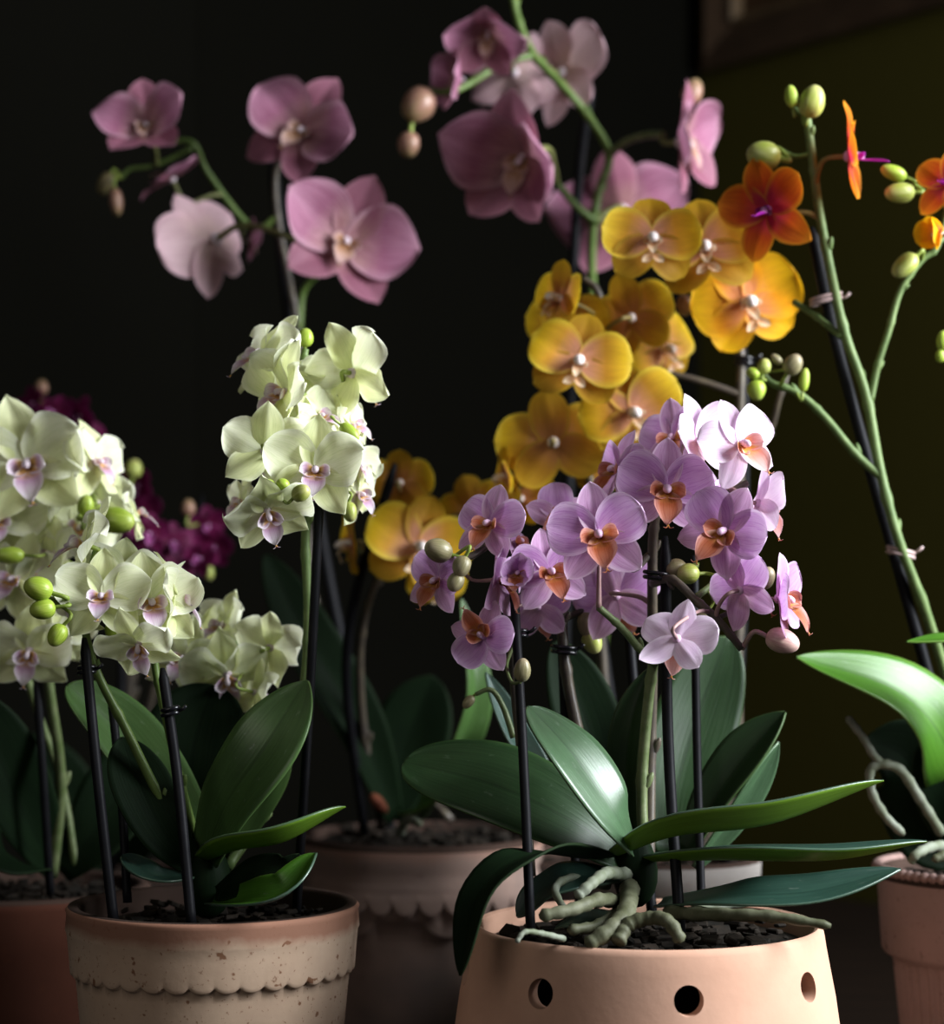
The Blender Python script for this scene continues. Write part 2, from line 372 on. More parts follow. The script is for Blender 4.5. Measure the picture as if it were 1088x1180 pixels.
    tube_geo(path, interp([.06*cl, .05*cl, .065*cl, .075*cl, .03*cl], len(path)), 10, True, V, Fc, U)
    ellipsoid(V, Fc, U, (0, -.235*cl, -.035*cl), (0, -.8, -.6), .066*cl, .07*cl, 10, 6)
    ellipsoid(V, Fc, U, (0, .012, 0), (0, 1, 0), .055, .04, 10, 6)
    out['flower'] = mk_mesh('flower', V, Fc, U, k['col'])
    CACHE[kind] = out; return out

class Plant:
    def __init__(s, name, base, label, cat, group=None):
        s.o = thing(name, base, label, cat, group); s.stem_pts = []; s.base = Vector(base)
    def stem(s, pts, r0, r1, mat, d=None, nodes=True, reg=True, name='stem', n=8):
        """pts as (px, py, depth); radii in px at the stem's own depth"""
        q = [P(*p) for p in pts]; path = catmull(q, n); dm = sum(p[2] for p in pts)/len(pts)
        rad = interp([r0*PXM(dm), r1*PXM(dm)], len(path))
        if nodes:
            for i in range(n, len(path)-1, int(n*1.3)): rad[i] *= 1.22
        V, Fc, U = tube_geo(path, rad, 10)
        if nodes:            # small bracts at the nodes
            for i in range(n, len(path)-2, int(n*2.2)):
                t = (path[i+1]-path[i]).normalized(); sd = t.cross(Vector((random.uniform(-1, 1), -1, 0))).normalized()
                ellipsoid(V, Fc, U, path[i]+sd*rad[i]*.9, t+sd*.5, rad[i]*.6, rad[i]*1.5, 6, 5)
        o = mesh_obj(name, V, Fc, mat, s.o, U)
        if reg: s.stem_pts += path
        return o
    def flower(s, kind, px, py, size, d, yaw=0, pitch=0, roll=0, ped=True, close=0, label=None):
        k = KINDS[kind]; ms = flower_meshes(kind); sc = size*PXM(d)
        c = P(px, py, d); M = TR(*c) @ RZ(yaw) @ RX(-pitch) @ RY(roll) @ Matrix.Scale(sc, 4)
        close += random.uniform(-5, 9); fo = link('flower', ms['flower'], s.o, M)
        if label: fo['label'] = label
        r = random
        def sub(nm, me, Ml): 
            o = bpy.data.objects.new(nm, me); COL.objects.link(o); o.parent = fo; o.matrix_basis = Ml; return o
        j = lambda a: r.uniform(-a, a)
        for sgn in (-1, 1):
            sub('petal', r.choice(ms['petal']), TR(0, -.008, 0) @ RY(sgn*(k['pang']+j(4))) @ RX(j(6)+close) @ Matrix.Diagonal((1, 1, 1+j(.05), 1)))
        sub('sepal', r.choice(ms['sepal']), TR(0, .006, 0) @ RY(j(4)) @ RX(j(6)+close))
        for sgn in (-1, 1):
            sub('sepal', r.choice(ms['sepal']), TR(0, .004, 0) @ RY(sgn*(k['lang']+j(5))) @ RX(j(7)+close))
        sub('lip', ms['lip'], Matrix.Identity(4))
        if ped and s.stem_pts:
            back = (M.to_3x3() @ Vector((0, 1, 0))).normalized()
            tgt = min(s.stem_pts, key=lambda p: (p-(c+back*sc*.35-Vector((0, 0, sc*.15)))).length)
            Mi = M.inverted(); L = (tgt-c).length
            path = catmull([Mi @ c, Mi @ (c+back*min(L*.45, sc*.35)), Mi @ (tgt+(c+back*min(L*.5, sc*.4)-tgt)*.35+Vector((0, 0, .002))), Mi @ tgt], 5)
            V, Fc, U = tube_geo(path, interp([.030*min(1, .9), .022, .024, .03], len(path)), 7)
            mesh_obj('flower_stalk', V, Fc, k['ped'], None, U).parent = fo
        return fo
    def bud(s, px, py, d, r, L=None, ang=0, mat='bud_green', depth=0, pmat=None, ped=True, label=None):
        """r, L in px; ang: direction of the tip, degrees clockwise from up"""
        L = L or r*1.2; m = PXM(d); c = P(px, py, d)
        ax = Vector((math.sin(math.radians(ang)), -depth, math.cos(math.radians(ang)))).normalized()
        V, Fc, U = [], [], []
        ellipsoid(V, Fc, U, (0, 0, 0), ax, r*m, L*m, 16, 12, .9)
        # sepal seams pressed into the surface
        N = ax.orthogonal().normalized(); B = ax.cross(N)
        for i, v in enumerate(V):
            h = v.dot(ax); q = v-ax*h; a = math.atan2(q.dot(B), q.dot(N)); 
            V[i] = ax*h+q*(1-.10*max(0, math.cos(3*a+.8))**6)
        o = mesh_obj('bud', V, Fc, mat, s.o, U, basis=TR(*c))
        if label: o['label'] = label
        if ped and s.stem_pts:
            st = c-ax*L*m*.9; tgt = min(s.stem_pts, key=lambda p: (p-st+Vector((0, 0, -.004))).length)
            mid = st-ax*min((tgt-st).length*.5, L*m*1.2); path = [p-c for p in catmull([st, mid, tgt], 6)]
            V, Fc, U = tube_geo(path, max(r*.20, 1.6)*m, 7)
            mesh_obj('bud_stalk', V, Fc, pmat or 'pedicel_green', None, U).parent = o
        return o
    def leaf(s, pts, width, mat, n=(0, -.6, .8), fold=.25, under='leaf_under', tipb=.62, base=.35, peak=.6, wavy=.02, thick=.0011, label=None, n2=None):
        q = [P(*p) for p in pts]; path = catmull(q, 9); N0 = Vector(n).normalized(); N1 = Vector(n2 or n).normalized()
        dm = sum(p[2] for p in pts)/len(pts); W = width*PXM(dm); nn = len(path); nv = 12; V, Fc, U = [], [], []
        acc = [0]
        for i in range(1, nn): acc.append(acc[-1]+(path[i]-path[i-1]).length)
        # denser rows near the tip
        us = [math.sin(PI/2*i/30) for i in range(31)]
        def at(u):
            t = u*acc[-1]; k = 0
            while k < nn-2 and acc[k+1] < t: k += 1
            f = (t-acc[k])/max(acc[k+1]-acc[k], 1e-9)
            return path[k].lerp(path[k+1], f), (path[k+1]-path[k]).normalized()
        for i, u in enumerate(us):
            p, T = at(u)
            T = (at(min(u+.04, 1))[0]-at(max(u-.04, 0))[0]).normalized()
            N = N0.lerp(N1, u).normalized(); S = T.cross(N).normalized(); N = S.cross(T).normalized()
            w = (max(1-((u-peak)/(1-peak))**2, 0))**tipb if u > peak else base+(1-base)*math.sin(PI/2*u/peak)
            w = max(w, .02)*W/2
            for jx in range(nv+1):
                v = -1+2*jx/nv
                wv = wavy*W*math.sin(u*7+v*1.5+len(pts))*abs(v)
                V.append(p+S*(v*w)+N*(fold*w*(abs(v)**1.3)+wv)); U.append((u, .5+.5*v))
        for i in range(30):
            for jx in range(nv):
                a = i*(nv+1)+jx; Fc.append((a, a+1, a+nv+2, a+nv+1))
        o = mesh_obj('leaf', V, Fc, [mat, under], s.o, U)
        mo = o.modifiers.new('Solidify', 'SOLIDIFY'); mo.thickness = thick; mo.offset = 0; mo.material_offset = 1
        # the shell's front must be the side n points to
        f = o.data.polygons[len(o.data.polygons)//2]
        if f.normal.dot(N0.lerp(N1, .5)) < 0: o.data.flip_normals()
        if label: o['label'] = label
        return o
    def root(s, pts, r, mat='root_olive', r1=None, label=None):
        path = catmull([P(*p) for p in pts], 8); m = PXM(pts[0][2]); rad = interp([r*m, (r1 or r*.75)*m], len(path))
        rad = [x*(1+.10*math.sin(i*1.7)+random.uniform(-.06, .06)) for i, x in enumerate(rad)]
        rad[-1] *= .45
        V, Fc, U = tube_geo(path, rad, 10); return mesh_obj('aerial_root', V, Fc, mat, s.o, U)

def stake(pts, r, label, group=None, mat='stake_black'):
    path = catmull([P(*p) for p in pts], 10); m = PXM(pts[0][2]); b = path[-1].copy()
    rad = [r*m]*len(path); rad[0] = r*m*.45
    V, Fc, U = tube_geo([p-b for p in path], rad, 10)
    o = mesh_obj('support_stake', V, Fc, mat, None, U, basis=TR(*b)); return tag(o, label, 'plant stake', group)
def clip(px, py, d, rx, label, mat='clip_black', tilt=8, thick=2.6, tail=1, group=None):
    """double ring clipped round stake and stem with a small jaw"""
    m = PXM(d); c = P(px, py, d); V, Fc, U = [], [], []
    for dz in (-1.3, 1.6):
        ring = [Vector((rx*m*math.cos(a), rx*.75*m*math.sin(a), (dz*thick*.75+math.tan(math.radians(tilt))*rx*math.cos(a))*m)) for a in [2*PI*i/24 for i in range(25)]]
        tube_geo(ring, thick*m, 8, True, V, Fc, U)
    e = Vector((tail*rx*m, 0, 0)); tube_geo([e, e+Vector((tail*6*m, -3*m, 3*m)), e+Vector((tail*10*m, -4*m, 7*m))], thick*.8*m, 6, True, V, Fc, U)
    o = mesh_obj('stem_clip', V, Fc, mat, None, U, basis=TR(*c)); return tag(o, label, 'clip', group)

# --------------------------------------------------------------- pots
def lathe(name, c, rows, mat, seg=180, parent=None, inner=6):
    """rows: list of (r, z) or callables of angle"""
    V, Fc = [], []
    for row in rows:
        for k in range(seg):
            a = 2*PI*k/seg; r, z = row(a) if callable(row) else row
            V.append((r*math.cos(a), r*math.sin(a), z))
    n = len(rows)
    for i in range(n-1):
        for k in range(seg):
            a = i*seg+k; b = i*seg+(k+1) % seg; Fc.append((a, b, b+seg, a+seg))
    Fc.append(tuple(range(seg))[::-1]); Fc.append(tuple((n-1)*seg+k for k in range(seg)))
    o = mesh_obj(name, V, Fc, [mat, 'clay_inner'], parent, basis=TR(*c))
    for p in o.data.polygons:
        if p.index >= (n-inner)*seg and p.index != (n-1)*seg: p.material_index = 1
    return o
def soil(c, R, z, label, n=60, mat='bark', seed=1):
    r = random.Random(seed); bm = bmesh.new()
    for i in range(int(n*2.6)):
        a = r.uniform(0, 2*PI); rr = R*math.sqrt(r.random())*.86; s = R*r.uniform(.05, .13)
        ret = bmesh.ops.create_cube(bm, size=1.0)
        M = TR(rr*math.cos(a), rr*math.sin(a), r.uniform(-.001, .004)) @ Matrix.Rotation(r.uniform(0, 6), 4, 'Z') @ Matrix.Rotation(r.uniform(-.6, .6), 4, 'X') @ Matrix.Diagonal((s, s*.7, s*.3, 1))
        for v in ret['verts']: v.co = M @ (v.co*(1+r.uniform(-.2, .2)))
    bmesh.ops.bevel(bm, geom=bm.edges[:], offset=R*.008, segments=1, affect='EDGES')
    ret = bmesh.ops.create_circle(bm, cap_ends=True, radius=R*.965, segments=48)
    bmesh.ops.translate(bm, verts=ret['verts'], vec=(0, 0, -.002))
    me = bpy.data.meshes.new('potting_bark'); bm.to_mesh(me); bm.free(); me.materials.append(MATS[mat])
    o = bpy.data.objects.new('potting_bark', me); COL.objects.link(o); o.location = (c[0], c[1], z)
    return tag(o, label, 'potting bark', None, 'stuff')
def pc(px, d): return Vector(((px-CX)*d/F, d, 0))

# ================================================================== SETTING
CORN = Vector(((806-CX)*2.2/F, 2.2, 0)); DA = Vector((.625, -.7806, 0)).normalized(); DB = Vector((-.7806, -.625, 0)).normalized()
def WP(a, b, z): return CORN+DA*a+DB*b+Vector((0, 0, z))
def slab(name, a0, a1, b0, b1, z0, z1, mat, parent=None, bev=0):
    """box in the room's own directions (a along the right wall, b along the back wall)"""
    V = [WP(a, b, z) for z in (z0, z1) for a, b in ((a0, b0), (a1, b0), (a1, b1), (a0, b1))]
    c = sum(V, Vector())/8; V = [v-c for v in V]
    o = mesh_obj(name, V, [(0,1,2,3), (7,6,5,4), (0,4,5,1), (1,5,6,2), (2,6,7,3), (3,7,4,0)], mat, None, smooth=False, basis=TR(*c))
    bm = bmesh.new(); bm.from_mesh(o.data); bmesh.ops.recalc_face_normals(bm, faces=bm.faces)
    if bev: bmesh.ops.bevel(bm, geom=bm.edges[:], offset=bev, segments=3, affect='EDGES')
    bm.to_mesh(o.data); bm.free()
    if parent: o.parent = parent; o.matrix_parent_inverse = Matrix.Translation(-parent.location)
    return o
FZ = -.75
tag(slab('floor', -.1, 3.4, -.1, 3.4, FZ-.1, FZ, 'floor_wood'), kind='structure')
tag(slab('wall_back', -.1, 0, 0, 3.4, FZ, 1.75, 'wall_charcoal'), kind='structure')
tag(slab('wall_right', -.1, 3.4, -.1, 0, FZ, 1.75, 'wall_olive'), kind='structure')
tag(slab('trim_1', 0, .012, .625, 2.2, FZ, 1.75, 'wall_charcoal_light'), kind='structure')
tb = thing('table', WP(.66, .70, FZ), 'dark wooden table top the potted orchids stand on', 'table')
slab('tabletop', .03, 1.29, .03, 1.37, -.03, 0, 'table_wood', tb, .003)
for a in (.08, 1.19):
    for b in (.08, 1.27): slab('leg', a, a+.05, b, b+.05, FZ, -.03, 'table_wood', tb, .003)
# framed picture on the right wall
def on_wall(px, py):     # where the sight line meets the right wall
    d = Vector(((px-CX)/F, 1, -(py-HY)/F)); n = DB; o = Vector((0, 0, CZ))
    t = (CORN-o).dot(n)/d.dot(n); p = o+d*t; return (p-CORN).dot(DA), p.z
fa, fz = on_wall(821, 84); fw, fh = .55, .42
pf = thing('picture_frame', WP(fa+fw/2, .012, fz), 'dark wooden picture frame with a thin gilt inner edge hanging on the olive wall', 'picture frame')
def frame_ring(name, a0, a1, z0, z1, w, b0, b1, mat):
    """mitred frame with a sloping face"""
    V, Fc = [], []; prof = [(0, b0), (0, b1*.8), (w*.25, b1), (w*.6, b1*.75), (w, b1*.5), (w, b0)]
    for t, b in prof:
        for a, z in ((a0+t, z0+t), (a1-t, z0+t), (a1-t, z1-t), (a0+t, z1-t)): V.append(WP(a, b, z)-pf.location)
    for i in range(len(prof)):
        for k in range(4):
            i2 = (i+1) % len(prof); Fc.append((i*4+k, i*4+(k+1) % 4, i2*4+(k+1) % 4, i2*4+k))
    mesh_obj(name, V, Fc, mat, None, smooth=False).parent = pf
frame_ring('frame_moulding', fa, fa+fw, fz, fz+fh, .040, .002, .022, 'frame_wood')
frame_ring('gilt_inner_edge', fa+.040, fa+fw-.040, fz+.040, fz+fh-.040, .010, .002, .016, 'frame_gilt')
slab('canvas', fa+.048, fa+fw-.048, .002, .006, fz+.048, fz+fh-.048, 'canvas', pf)

# ================================================================== POTS
# A: perforated pale terracotta pot in front
A = pc(745, .95); mA = PXM(.95); zA = .1365
rows = [(.070, 0), (.0885, .002), (.0915, .012), (.0920, .04), (.0895, .075), (.0852, .105), (.0812, .126), (.0800, zA-.003), (.0790, zA-.0008), (.0775, zA), (.0758, zA-.0008), (.0750, zA-.003), (.0752, .124), (.079, .10), (.0835, .07), (.086, .035), (.083, .008), (.05, .007)]
potA = lathe('orchid_pot', A, rows, 'terracotta_pale', 192)
cut = []
bm = bmesh.new()
for k in range(8):
    ang = math.radians(-90 + 7.5 + (k*45)) 
    M = TR(math.cos(ang)*.09, math.sin(ang)*.09, .1160) @ Matrix.Rotation(ang, 4, 'Z') @ Matrix.Rotation(PI/2, 4, 'Y')
    bmesh.ops.create_cone(bm, cap_ends=True, segments=32, radius1=.0064, radius2=.0064, depth=.05, matrix=M)
me = bpy.data.meshes.new('c'); bm.to_mesh(me); bm.free()
co = bpy.data.objects.new('c', me); COL.objects.link(co); co.location = A
bpy.context.view_layer.update()
bo = potA.modifiers.new('b', 'BOOLEAN'); bo.object = co; bo.operation = 'DIFFERENCE'; bo.solver = 'EXACT'
dg = bpy.context.evaluated_depsgraph_get()
nm = bpy.data.meshes.new_from_object(potA.evaluated_get(dg)); potA.modifiers.clear()
potA.data = nm; nm.name = 'orchid_pot'; bpy.data.objects.remove(co)
bm = bmesh.new(); bm.from_mesh(nm)
for f in bm.faces: f.smooth = True
for e in bm.edges:
    if len(e.link_faces) == 2 and e.calc_face_angle(0) > math.radians(38): e.smooth = False
bm.to_mesh(nm); bm.free()
tag(potA, 'smooth pale terracotta pot with round holes, in front under the lilac orchid', 'pot')
soil(A, .0745, .1300, 'dark bark in the perforated terracotta pot', 70, seed=3)

# B: chalky speckled pot with scalloped band
B = pc(246, .97); zB = .1425; rB = 168*PXM(.97)
def scal(n, z0, amp, ph=0):
    return lambda a: z0-amp*(abs(math.cos(n*(a+ph)/2))**.55)
edB = scal(37, .1145, .0030)
def rb(z): return rB*(.78+.195*(z/zB))
def mid_rows(f, r_out, r_in):
    return [lambda a: (r_out+.0002, f(a)+.0022), lambda a: (r_out, f(a)+.0007), lambda a: (r_out-.0006, f(a)), lambda a: (r_in, f(a)-.0004)]
rows = [(rb(0)*.95, 0), (rb(0), .002)]+[(rb(z), z) for z in (.02, .04, .06, .08, .1, .107)]
rows += [(lambda a, r=r: r(a)) for r in mid_rows(edB, rb(.113)+.0022, rb(.112))[::-1]]
rows += [(rb(.1175)+.0022, .1175), (rb(.125)+.0021, .125), (rb(.1305)+.0022, .1305), (rb(.132)+.0027, .1320), (rB-.0006, zB-.003), (rB, zB-.0015), (rB-.0012, zB), (rB-.0055, zB), (rB-.0068, zB-.0015), (rB-.009, zB-.02), (rB-.02, .02), (rB-.03, .012)]
potB = lathe('orchid_pot', B, rows, 'whitewashed_clay', 480)
tag(potB, 'chalky beige pot with a reddish rim and scalloped band, rust specks', 'pot')
soil(B, rB-.0085, .1340, 'dark bark in the speckled beige pot', 60, seed=5)

# C: dark terracotta pot at the left edge
Cc = pc(22, 1.15); zC = CZ-(1019-HY)*1.15/F; rC = 150*PXM(1.15)
rows = [(rC*.72, 0), (rC*.75, .002), (rC*.93, zC-.03), (rC*.97, zC-.026), (rC*.985, zC-.006), (rC, zC-.002), (rC-.002, zC), (rC-.006, zC), (rC-.0075, zC-.002), (rC*.72, .02), (rC*.5, .015)]
potC = lathe('orchid_pot', Cc, rows, 'terracotta_dark', 128)
tag(potC, 'plain dark terracotta pot at the left edge, behind the speckled pot', 'pot')
soil(Cc, rC*.90, zC-.006, 'dark bark in the dark terracotta pot at the left edge', 50, seed=6)

# D: large chalky pot with scallops and garland, centre back
D = pc(485, 1.30); zD = CZ-(960-HY)*1.30/F; rD = 142*PXM(1.30)
ed1 = scal(30, zD-.0330, .009); ed2 = lambda a: zD-.0445-.010*max(0, math.cos(7.5*(a+.06)))**.6 if math.cos(7.5*(a+.06)) > 0 else zD-.0445
def rd(z): return rD*(.76+.19*(z/zD))
rows = [(rd(0)*.95, 0), (rd(0), .002)]+[(rd(z), z) for z in (.03, .06, .08)]
rows += [lambda a: (rd(.1), ed2(a)-.0012), lambda a: (rd(.1)+.0022, ed2(a)-.0002), lambda a: (rd(.1)+.0024, ed2(a)+.001)]
rows += [lambda a: (rd(.11)+.0022, ed1(a)-.0006), lambda a: (rd(.11)+.0048, ed1(a)+.0004), lambda a: (rd(.11)+.0050, ed1(a)+.002)]
rows += [(rD*.965, zD-.030), (rD*.955, zD-.027), (rD*.965, zD-.024), (rD*.945, zD-.021), (rD*.985, zD-.015), (rD*.99, zD-.004), (rD*.985, zD), (rD*.94, zD), (rD*.93, zD-.002), (rD*.7, .02), (rD*.5, .015)]
potD = lathe('orchid_pot', D, rows, 'terracotta_chalky', 480)
tag(potD, 'large chalky brown pot with a scallop frieze, standing behind the two front pots', 'pot')
soil(D, rD*.92, zD-.004, 'dark bark in the large scalloped pot behind', 50, seed=8)

# E: rosy pot with beaded rim at the right edge
E = pc(1142, 1.10); zE = CZ-(1000-HY)*1.10/F; rE = 134*PXM(1.10)
def flute(r, z, am=.0009): return lambda a: (r*(1+am/r*math.cos(46*a)), z)
rows = [(rE*.62, 0), (rE*.66, .002)]+[flute(rE*(.66+.165*z/.1), z) for z in (.006, .03, .05, .07, .085, .094)]
rows += [(rE*.835, .0955), (rE*.90, .0975), (rE*.925, .100), (rE*.965, zE-.005), (rE*.965, zE), (rE*.90, zE), (rE*.88, zE-.003), (rE*.6, .02), (rE*.4, .015)]
potE = lathe('orchid_pot', E, rows, 'terracotta_rose', 552)
bm = bmesh.new(); bm.from_mesh(potE.data)
for k in range(76):
    a = 2*PI*k/76; bmesh.ops.create_uvsphere(bm, u_segments=10, v_segments=7, radius=.0028, matrix=TR(rE*.965*math.cos(a), rE*.965*math.sin(a), zE))
for f in bm.faces: f.smooth = True
bm.to_mesh(potE.data); bm.free()
tag(potE, 'rosy clay pot with a beaded rim and fluted sides at the right edge', 'pot')
soil(E, rE*.865, zE-.006, 'bark in the beaded rosy pot at the right edge', 40, seed=9)

# hidden pots carrying the plants behind
def plain_pot(c, r, z, mat, label):
    rows = [(r*.74, 0), (r*.77, .002), (r*.92, z-.02), (r*.985, z-.018), (r, z-.002), (r-.002, z), (r-.005, z), (r-.006, z-.002), (r*.7, .015), (r*.5, .012)]
    return tag(lathe('orchid_pot', c, rows, mat, 96), label, 'pot')
Fp = pc(770, 1.17); zF = CZ-(985-HY)*1.17/F; plain_pot(Fp, .052, zF, 'clay_grey', 'pale grey pot just visible through the leaves behind the perforated pot')
soil(Fp, .046, zF-.008, 'bark in the pale grey pot behind the perforated pot', 30, seed=11)
G = pc(660, 1.40); plain_pot(G, .060, .115, 'clay_brown', 'dark brown pot of the tall pink orchid, between the grey and the scalloped pots')
soil(G, .053, .106, 'bark in the dark brown pot at the back', 30, seed=12)
H = pc(125, 1.42); plain_pot(H, .065, .100, 'clay_brown', 'dark pot of the burgundy orchid, in the shade behind the left pots')
soil(H, .058, .092, 'bark in the shaded pot behind the left pots', 30, seed=13)

# ================================================================== PLANT A  lilac orchid, front
pA = Plant('lilac_orchid', A+Vector((0, 0, .116)), 'miniature lilac orchid with orange lips in the perforated terracotta pot', 'orchid')
d = .95
pA.stem([(742, 990, .955), (740, 900, .96), (748, 800, .96), (756, 745, .955)], 7, 6, 'stem_olive', reg=False)
pA.stem([(748, 1000, .975), (750, 860, .985), (752, 760, .98), (752, 640, .97), (757, 590, .965), (772, 560, .96), (790, 545, .96), (812, 560, .96), (838, 566, .955), (862, 556, .955)], 7, 4, 'stem_dark')
pA.stem([(752, 672, .965), (775, 668, .945), (800, 690, .938), (828, 715, .935), (855, 748, .935)], 5.5, 4.5, 'stem_dark')
pA.stem([(828, 712, .936), (850, 700, .94), (872, 678, .94)], 3, 2.5, 'stem_dark', nodes=False)
pA.stem([(755, 765, .955), (735, 745, .945), (715, 722, .938), (690, 700, .93)], 5, 4, 'stem_olive')
pA.stem([(800, 690, .94), (822, 672, .945), (838, 650, .95), (845, 620, .955)], 4, 3, 'stem_olive')
pA.stem([(748, 640, .97), (730, 655, .965), (712, 640, .95), (700, 620, .945)], 4.5, 3.5, 'stem_dark')
pA.stem([(712, 640, .955), (705, 590, .965), (715, 560, .97)], 3.5, 3, 'stem_dark', nodes=False)
pA.stem([(810, 560, .96), (800, 530, .965), (812, 505, .965), (850, 520, .96)], 3.5, 3, 'stem_dark', nodes=False)
# left spike
pA.stem([(612, 1010, .955), (604, 900, .965), (592, 780, .965), (590, 700, .965), (588, 650, .965), (572, 625, .965), (545, 640, .96), (515, 648, .955)], 6, 3.5, 'stem_dark')
pA.stem([(590, 690, .965), (612, 668, .96), (635, 668, .96)], 4, 3, 'stem_dark', nodes=False)
pA.stem([(590, 770, .965), (570, 760, .965), (560, 740, .96)], 3, 3, 'stem_dark', nodes=False)
# third spike between them, further back
pA.stem([(700, 1000, 1.0), (672, 870, 1.0), (655, 790, 1.0), (648, 720, 1.0), (655, 660, 1.0), (648, 600, 1.0)], 8, 5, 'stem_dark')
pA.stem([(652, 712, 1.0), (680, 700, 1.0), (706, 690, 1.0)], 4, 3, 'stem_dark', nodes=False)
pA.stem([(592, 850, .975), (580, 815, .975), (566, 795, .975), (548, 800, .975)], 4, 2.5, 'stem_olive', nodes=False)

fl = pA.flower
fl('lilac', 767, 563, 116, .935, 3, 2, 3)
fl('lilac', 690, 616, 122, .905, -4, 8, -12)
fl('pale', 852, 512, 108, .925, 28, 6, -24)
fl('pale', 803, 508, 108, .955, 42, 8, -18)
fl('lilac', 777, 505, 92, .985, -25, 10, -10)
fl('lilac', 714, 540, 92, .965, -58, 5, 8)
fl('lilac', 836, 612, 112, .925, -22, 2, 34)
fl('pale', 874, 580, 100, .945, 112, -8, 10, close=18)
fl('lilac', 820, 575, 80, .975, 40, 20, 10)
fl('lilac', 853, 680, 100, .925, 132, 12, 25)
fl('lilac', 897, 690, 106, .935, 62, 2, -14, close=10)
fl('pale', 780, 736, 98, .905, 168, -22, -12)
fl('lilac', 710, 686, 112, .99, 165, -5, 20)
fl('lilac', 566, 604, 92, .935, -28, 12, 8)
fl('lilac', 506, 668, 86, .925, -38, 0, 12)
fl('lilac', 573, 668, 94, .935, 62, 0, 10)
fl('lilac', 632, 659, 100, .925, 14, 10, -12)
fl('lilac', 558, 734, 86, .925, -22, 8, 150)
fl('lilac', 620, 700, 84, .985, 160, -10, 10)
fl('lilac', 643, 598, 88, .985, 20, 5, 60)
fl('lilac', 592, 625, 70, .965, 70, 20, 0)
fl('lilac', 597, 660, 62, .915, -5, 5, 10, close=42)
b = pA.bud
b(505, 634, .915, 14, 17, -70, 'bud_brown', .5); b(532, 653, .91, 11, 13, -160, 'bud_brown', .4); b(525, 671, .91, 10, 12, -150, 'bud_brown', .5)
pA.stem([(590, 748, .963), (584, 768, .935), (590, 786, .915), (600, 786, .908)], 2, 2, 'stem_olive', nodes=False, reg=False); b(602, 772, .908, 10, 14, 5, 'bud_brown', .2, ped=False); b(678, 719, 1.0, 13, 15, -170, 'bud_brown', .3); b(683, 740, 1.0, 12, 14, 160, 'bud_lime', .3)
b(540, 809, .975, 6, 9, -140, 'bud_brown', .1)
b(902, 739, .93, 15, 20, 108, 'bud_rose', .1, 'pedicel_lilac'); b(793, 661, .95, 12, 13, -90, 'bud_lime', .4); b(778, 656, .955, 12, 14, -100, 'bud_brown', .2)
b(809, 716, .95, 9, 13, -150, 'bud_brown', .1); b(882, 666, .95, 11, 14, 30, 'bud_brown', .1)

lf = pA.leaf
lf([(722, 992, .95), (665, 950, .945), (570, 905, .95), (466, 878, .97)], 112, 'leaf_dark', (.05, -.75, .65), .16, tipb=.5, label='broad dark green leaf')
lf([(728, 975, .94), (706, 935, .925), (660, 870, .925), (609, 814, .935)], 92, 'leaf_sage', (.62, -.62, .50), .12, under='leaf_under', tipb=.6, label='pale sheened leaf')
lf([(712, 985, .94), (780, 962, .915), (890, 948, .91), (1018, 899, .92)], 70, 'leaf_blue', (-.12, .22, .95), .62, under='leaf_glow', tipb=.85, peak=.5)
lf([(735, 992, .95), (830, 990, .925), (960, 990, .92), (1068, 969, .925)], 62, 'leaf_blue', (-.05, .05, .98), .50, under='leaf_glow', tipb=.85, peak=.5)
lf([(760, 1042, .945), (850, 1034, .91), (940, 1028, .905), (1038, 1001, .91)], 62, 'leaf_blue', (-.05, -.42, .90), .22, under='leaf_mid', tipb=.8, peak=.5)
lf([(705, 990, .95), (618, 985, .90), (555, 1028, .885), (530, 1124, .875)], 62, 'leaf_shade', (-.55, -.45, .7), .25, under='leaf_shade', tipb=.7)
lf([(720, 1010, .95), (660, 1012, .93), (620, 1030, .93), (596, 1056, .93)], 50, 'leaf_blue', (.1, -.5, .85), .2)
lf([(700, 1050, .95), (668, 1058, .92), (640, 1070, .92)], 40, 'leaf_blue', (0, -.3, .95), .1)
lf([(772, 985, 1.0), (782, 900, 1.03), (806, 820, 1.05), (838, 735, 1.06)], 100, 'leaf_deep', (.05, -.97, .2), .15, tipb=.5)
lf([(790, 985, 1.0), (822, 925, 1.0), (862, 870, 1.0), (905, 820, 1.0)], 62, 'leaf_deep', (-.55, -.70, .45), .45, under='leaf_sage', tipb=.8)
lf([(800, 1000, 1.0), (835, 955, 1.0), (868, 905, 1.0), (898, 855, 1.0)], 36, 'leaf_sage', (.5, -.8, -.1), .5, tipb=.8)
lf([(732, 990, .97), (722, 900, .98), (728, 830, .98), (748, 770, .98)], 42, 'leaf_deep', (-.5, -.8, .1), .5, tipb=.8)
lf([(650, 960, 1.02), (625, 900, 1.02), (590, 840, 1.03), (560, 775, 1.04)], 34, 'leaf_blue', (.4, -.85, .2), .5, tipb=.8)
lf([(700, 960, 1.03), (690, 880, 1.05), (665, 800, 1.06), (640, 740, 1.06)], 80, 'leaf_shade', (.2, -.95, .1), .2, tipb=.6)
R = pA.root
R([(716, 1040, .93), (690, 1037, .90), (660, 1048, .885), (622, 1056, .88)], 9, 'root_olive', 7)
R([(722, 1008, .94), (700, 1006, .91), (682, 1018, .895), (664, 1034, .89)], 8, 'root_silver', 6)
R([(726, 1022, .935), (722, 1050, .90), (705, 1070, .885), (676, 1090, .88)], 11, 'root_olive', 9)
R([(712, 1086, .88), (724, 1066, .885), (750, 1058, .885), (770, 1062, .88), (786, 1086, .878)], 9, 'root_olive', 8)
R([(770, 1052, .93), (830, 1054, .90), (890, 1056, .89), (958, 1067, .885)], 9, 'root_olive', 5)
